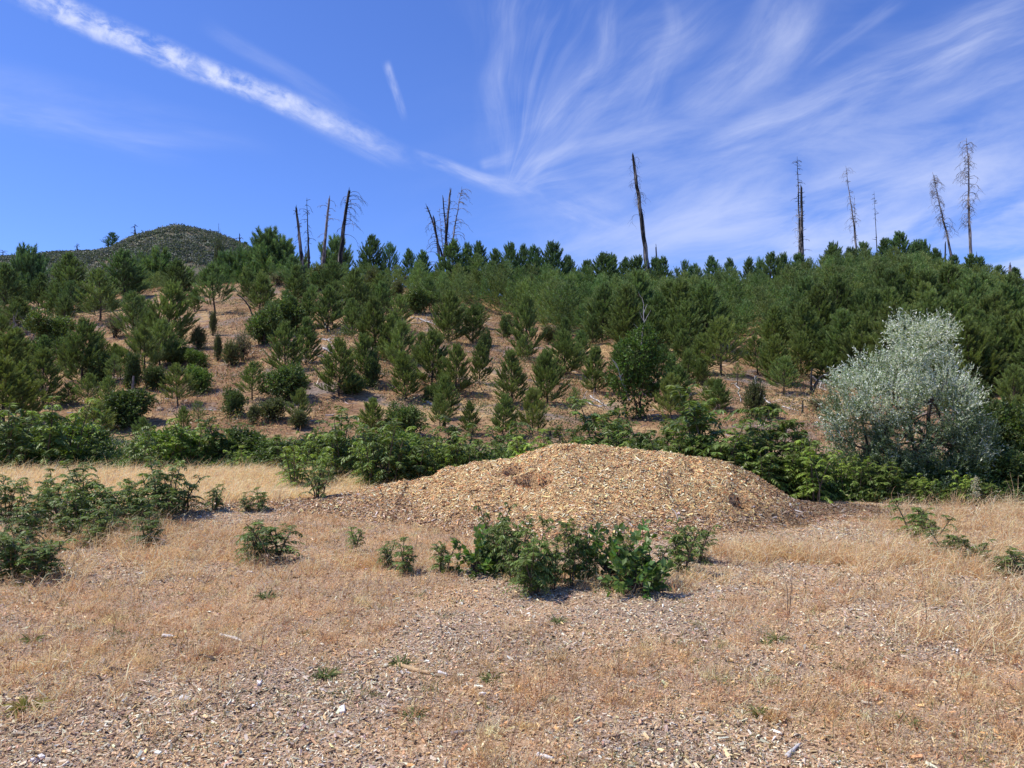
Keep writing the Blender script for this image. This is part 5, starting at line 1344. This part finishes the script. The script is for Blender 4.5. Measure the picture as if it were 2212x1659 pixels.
parts.append(streak(1.50, .45, 2.35, .26, .06, .12, .32, rip=10, stretch=7, warp=.08, seed=7., sharp=.6))
parts.append(streak(.91, .325, 1.13, .40, .018, .035, .60, rip=16, stretch=3, warp=.10, seed=8., bend=.012))
parts.append(streak(1.08, .39, 1.36, .49, .05, .07, .60, rip=12, stretch=3.5, warp=.14, seed=28., sharp=.6))
parts.append(streak(1.14, .36, 1.50, .28, .03, .035, .34, rip=14, stretch=5, warp=.12, seed=18., bend=-.02))
parts.append(streak(1.04, .35, 1.12, .33, .02, .03, .3, rip=14, stretch=3, warp=.05, seed=38.))
parts.append(streak(1.06, .35, 1.10, .02, .06, .03, .38, rip=13, stretch=5, warp=.16, seed=21., bend=-.03, sharp=.75))
parts.append(streak(1.18, .27, 1.33, -.03, .055, .03, .66, rip=15, stretch=4.5, warp=.16, seed=22., bend=.035, sharp=.75))
parts.append(streak(1.12, .38, 1.58, .02, .10, .12, .48, rip=9, stretch=5, warp=.2, seed=23., bend=-.05, sharp=.6))
parts.append(streak(1.38, .26, 1.46, -.02, .07, .05, .42, rip=11, stretch=4, warp=.14, seed=24., bend=.03, sharp=.75))
parts.append(streak(1.50, .24, 1.78, -.04, .09, .12, .52, rip=9, stretch=5, warp=.18, seed=25., bend=.03, sharp=.6))
parts.append(streak(1.22, .54, 1.70, .44, .10, .12, .52, rip=8, stretch=4, warp=.14, seed=9., sharp=.6))
parts.append(streak(1.75, .42, 2.3, .34, .06, .10, .35, rip=8, stretch=5, warp=.1, seed=29., sharp=.6))
parts.append(streak(.45, .05, .80, .26, .03, .02, .16, rip=14, stretch=8, warp=.04, seed=10.))
parts.append(streak(1.76, .13, 1.96, -.02, .014, .03, .22, rip=20, stretch=7, warp=.05, seed=11.))
# fan of combed wisps rising from a knot low in the centre
fx, fy = 1.09, .40
du = mm('SUBTRACT', U, fx); dv = mm('SUBTRACT', fy, V)
du = mm('ADD', du, mm('MULTIPLY', warp1, .22)); dv = mm('ADD', dv, mm('MULTIPLY', warp2, .14))
rad = mm('SQRT', mm('ADD', mm('MULTIPLY', du, du), mm('MULTIPLY', dv, dv)))
ang = mm('ARCTAN2', du, dv)
ang2 = mm('ADD', ang, mm('MULTIPLY', rad, -.35))
fan = noise(nt, comb(mm('MULTIPLY', ang2, 3.4), mm('MULTIPLY', rad, 2.4), 11.), 1.6, 4, .52, .15)
fan2 = noise(nt, comb(mm('MULTIPLY', ang2, 11.), mm('MULTIPLY', rad, 2.6), 31.), 1.4, 4, .6, .1)
fpatch = smooth(noise(nt, UV, 3.0, 3, .5, .5), .36, .66)
fmask = mm('MULTIPLY', mm('MULTIPLY', smooth(ang, -.42, .0), mm('SUBTRACT', 1.0, smooth(ang, 1.35, 1.75))), mm('MULTIPLY', smooth(rad, .0, .09), mm('SUBTRACT', 1.0, mm('MULTIPLY', smooth(rad, .35, .62), .62))))
fann = mm('MULTIPLY', smooth(mm('ADD', mm('MULTIPLY', fan, .62), mm('MULTIPLY', fan2, .38)), .38, .78), fmask)
parts.append(mm('MULTIPLY', mm('MULTIPLY', fann, mm('MULTIPLY_ADD', fpatch, .8, .2)), .26))
# thin general veil low on the right
veil = mm('MULTIPLY', mm('MULTIPLY', smooth(U, .75, 1.9), smooth(V, .0, .55)), smooth(noise(nt, comb(mm('MULTIPLY', U, 2.0), mm('MULTIPLY', mm('ADD', V, mm('MULTIPLY', U, .25)), 7.), 5.), 1.4, 6, .6, .4), .30, .72))
parts.append(mm('MULTIPLY', veil, .58))
tot = parts[0]
inv = mm('SUBTRACT', 1.0, parts[0], clamp=True)
for q in parts[1:]: inv = mm('MULTIPLY', inv, mm('SUBTRACT', 1.0, q, clamp=True))
cloud = mm('MULTIPLY', mm('SUBTRACT', 1.0, inv), smooth(sp.outputs[1], .08, .3))
cloud = mm('MULTIPLY', cloud, smooth(sp.outputs[2], 0, .03))
STR = .118
graded = mixc(nt, 1.0, sky.outputs[0], (.74, .96, 1.62), 'MULTIPLY')
white = (.92/STR*.84, .95/STR*.88, 1.0/STR*1.08)
colr = mixc(nt, cloud, graded, white)
bg = N(nt, 'ShaderNodeBackground'); bg.inputs[1].default_value = STR; nt.links.new(colr, bg.inputs[0])
nt.links.new(bg.outputs[0], N(nt, 'ShaderNodeOutputWorld').inputs[0])

sl = bpy.data.lights.new('sun', 'SUN'); sl.energy = 5.0; sl.angle = R(.5); sl.color = (1, .95, .85)
so = bpy.data.objects.new('sun', sl); COL.objects.link(so)
sd = Vector((math.sin(SUN_AZ)*math.cos(SUN_EL), math.cos(SUN_AZ)*math.cos(SUN_EL), math.sin(SUN_EL)))
so.rotation_euler = (-sd).to_track_quat('-Z', 'Y').to_euler(); so.location = (0, 0, 30)

cam = bpy.data.cameras.new('camera'); cam.sensor_width = 36; cam.lens = 36*FOC/2212; cam.clip_end = 6000; cam.clip_start = .1
co = bpy.data.objects.new('camera', cam); COL.objects.link(co); co.location = (0, 0, EYE); co.rotation_euler = (PI/2+PITCH, 0, 0)
sc.camera = co
sc.view_settings.view_transform = 'Standard'; sc.view_settings.look = 'None'; sc.view_settings.exposure = 0
sc.render.engine = 'CYCLES'; sc.cycles.max_bounces = 6; sc.cycles.diffuse_bounces = 3; sc.cycles.transmission_bounces = 4
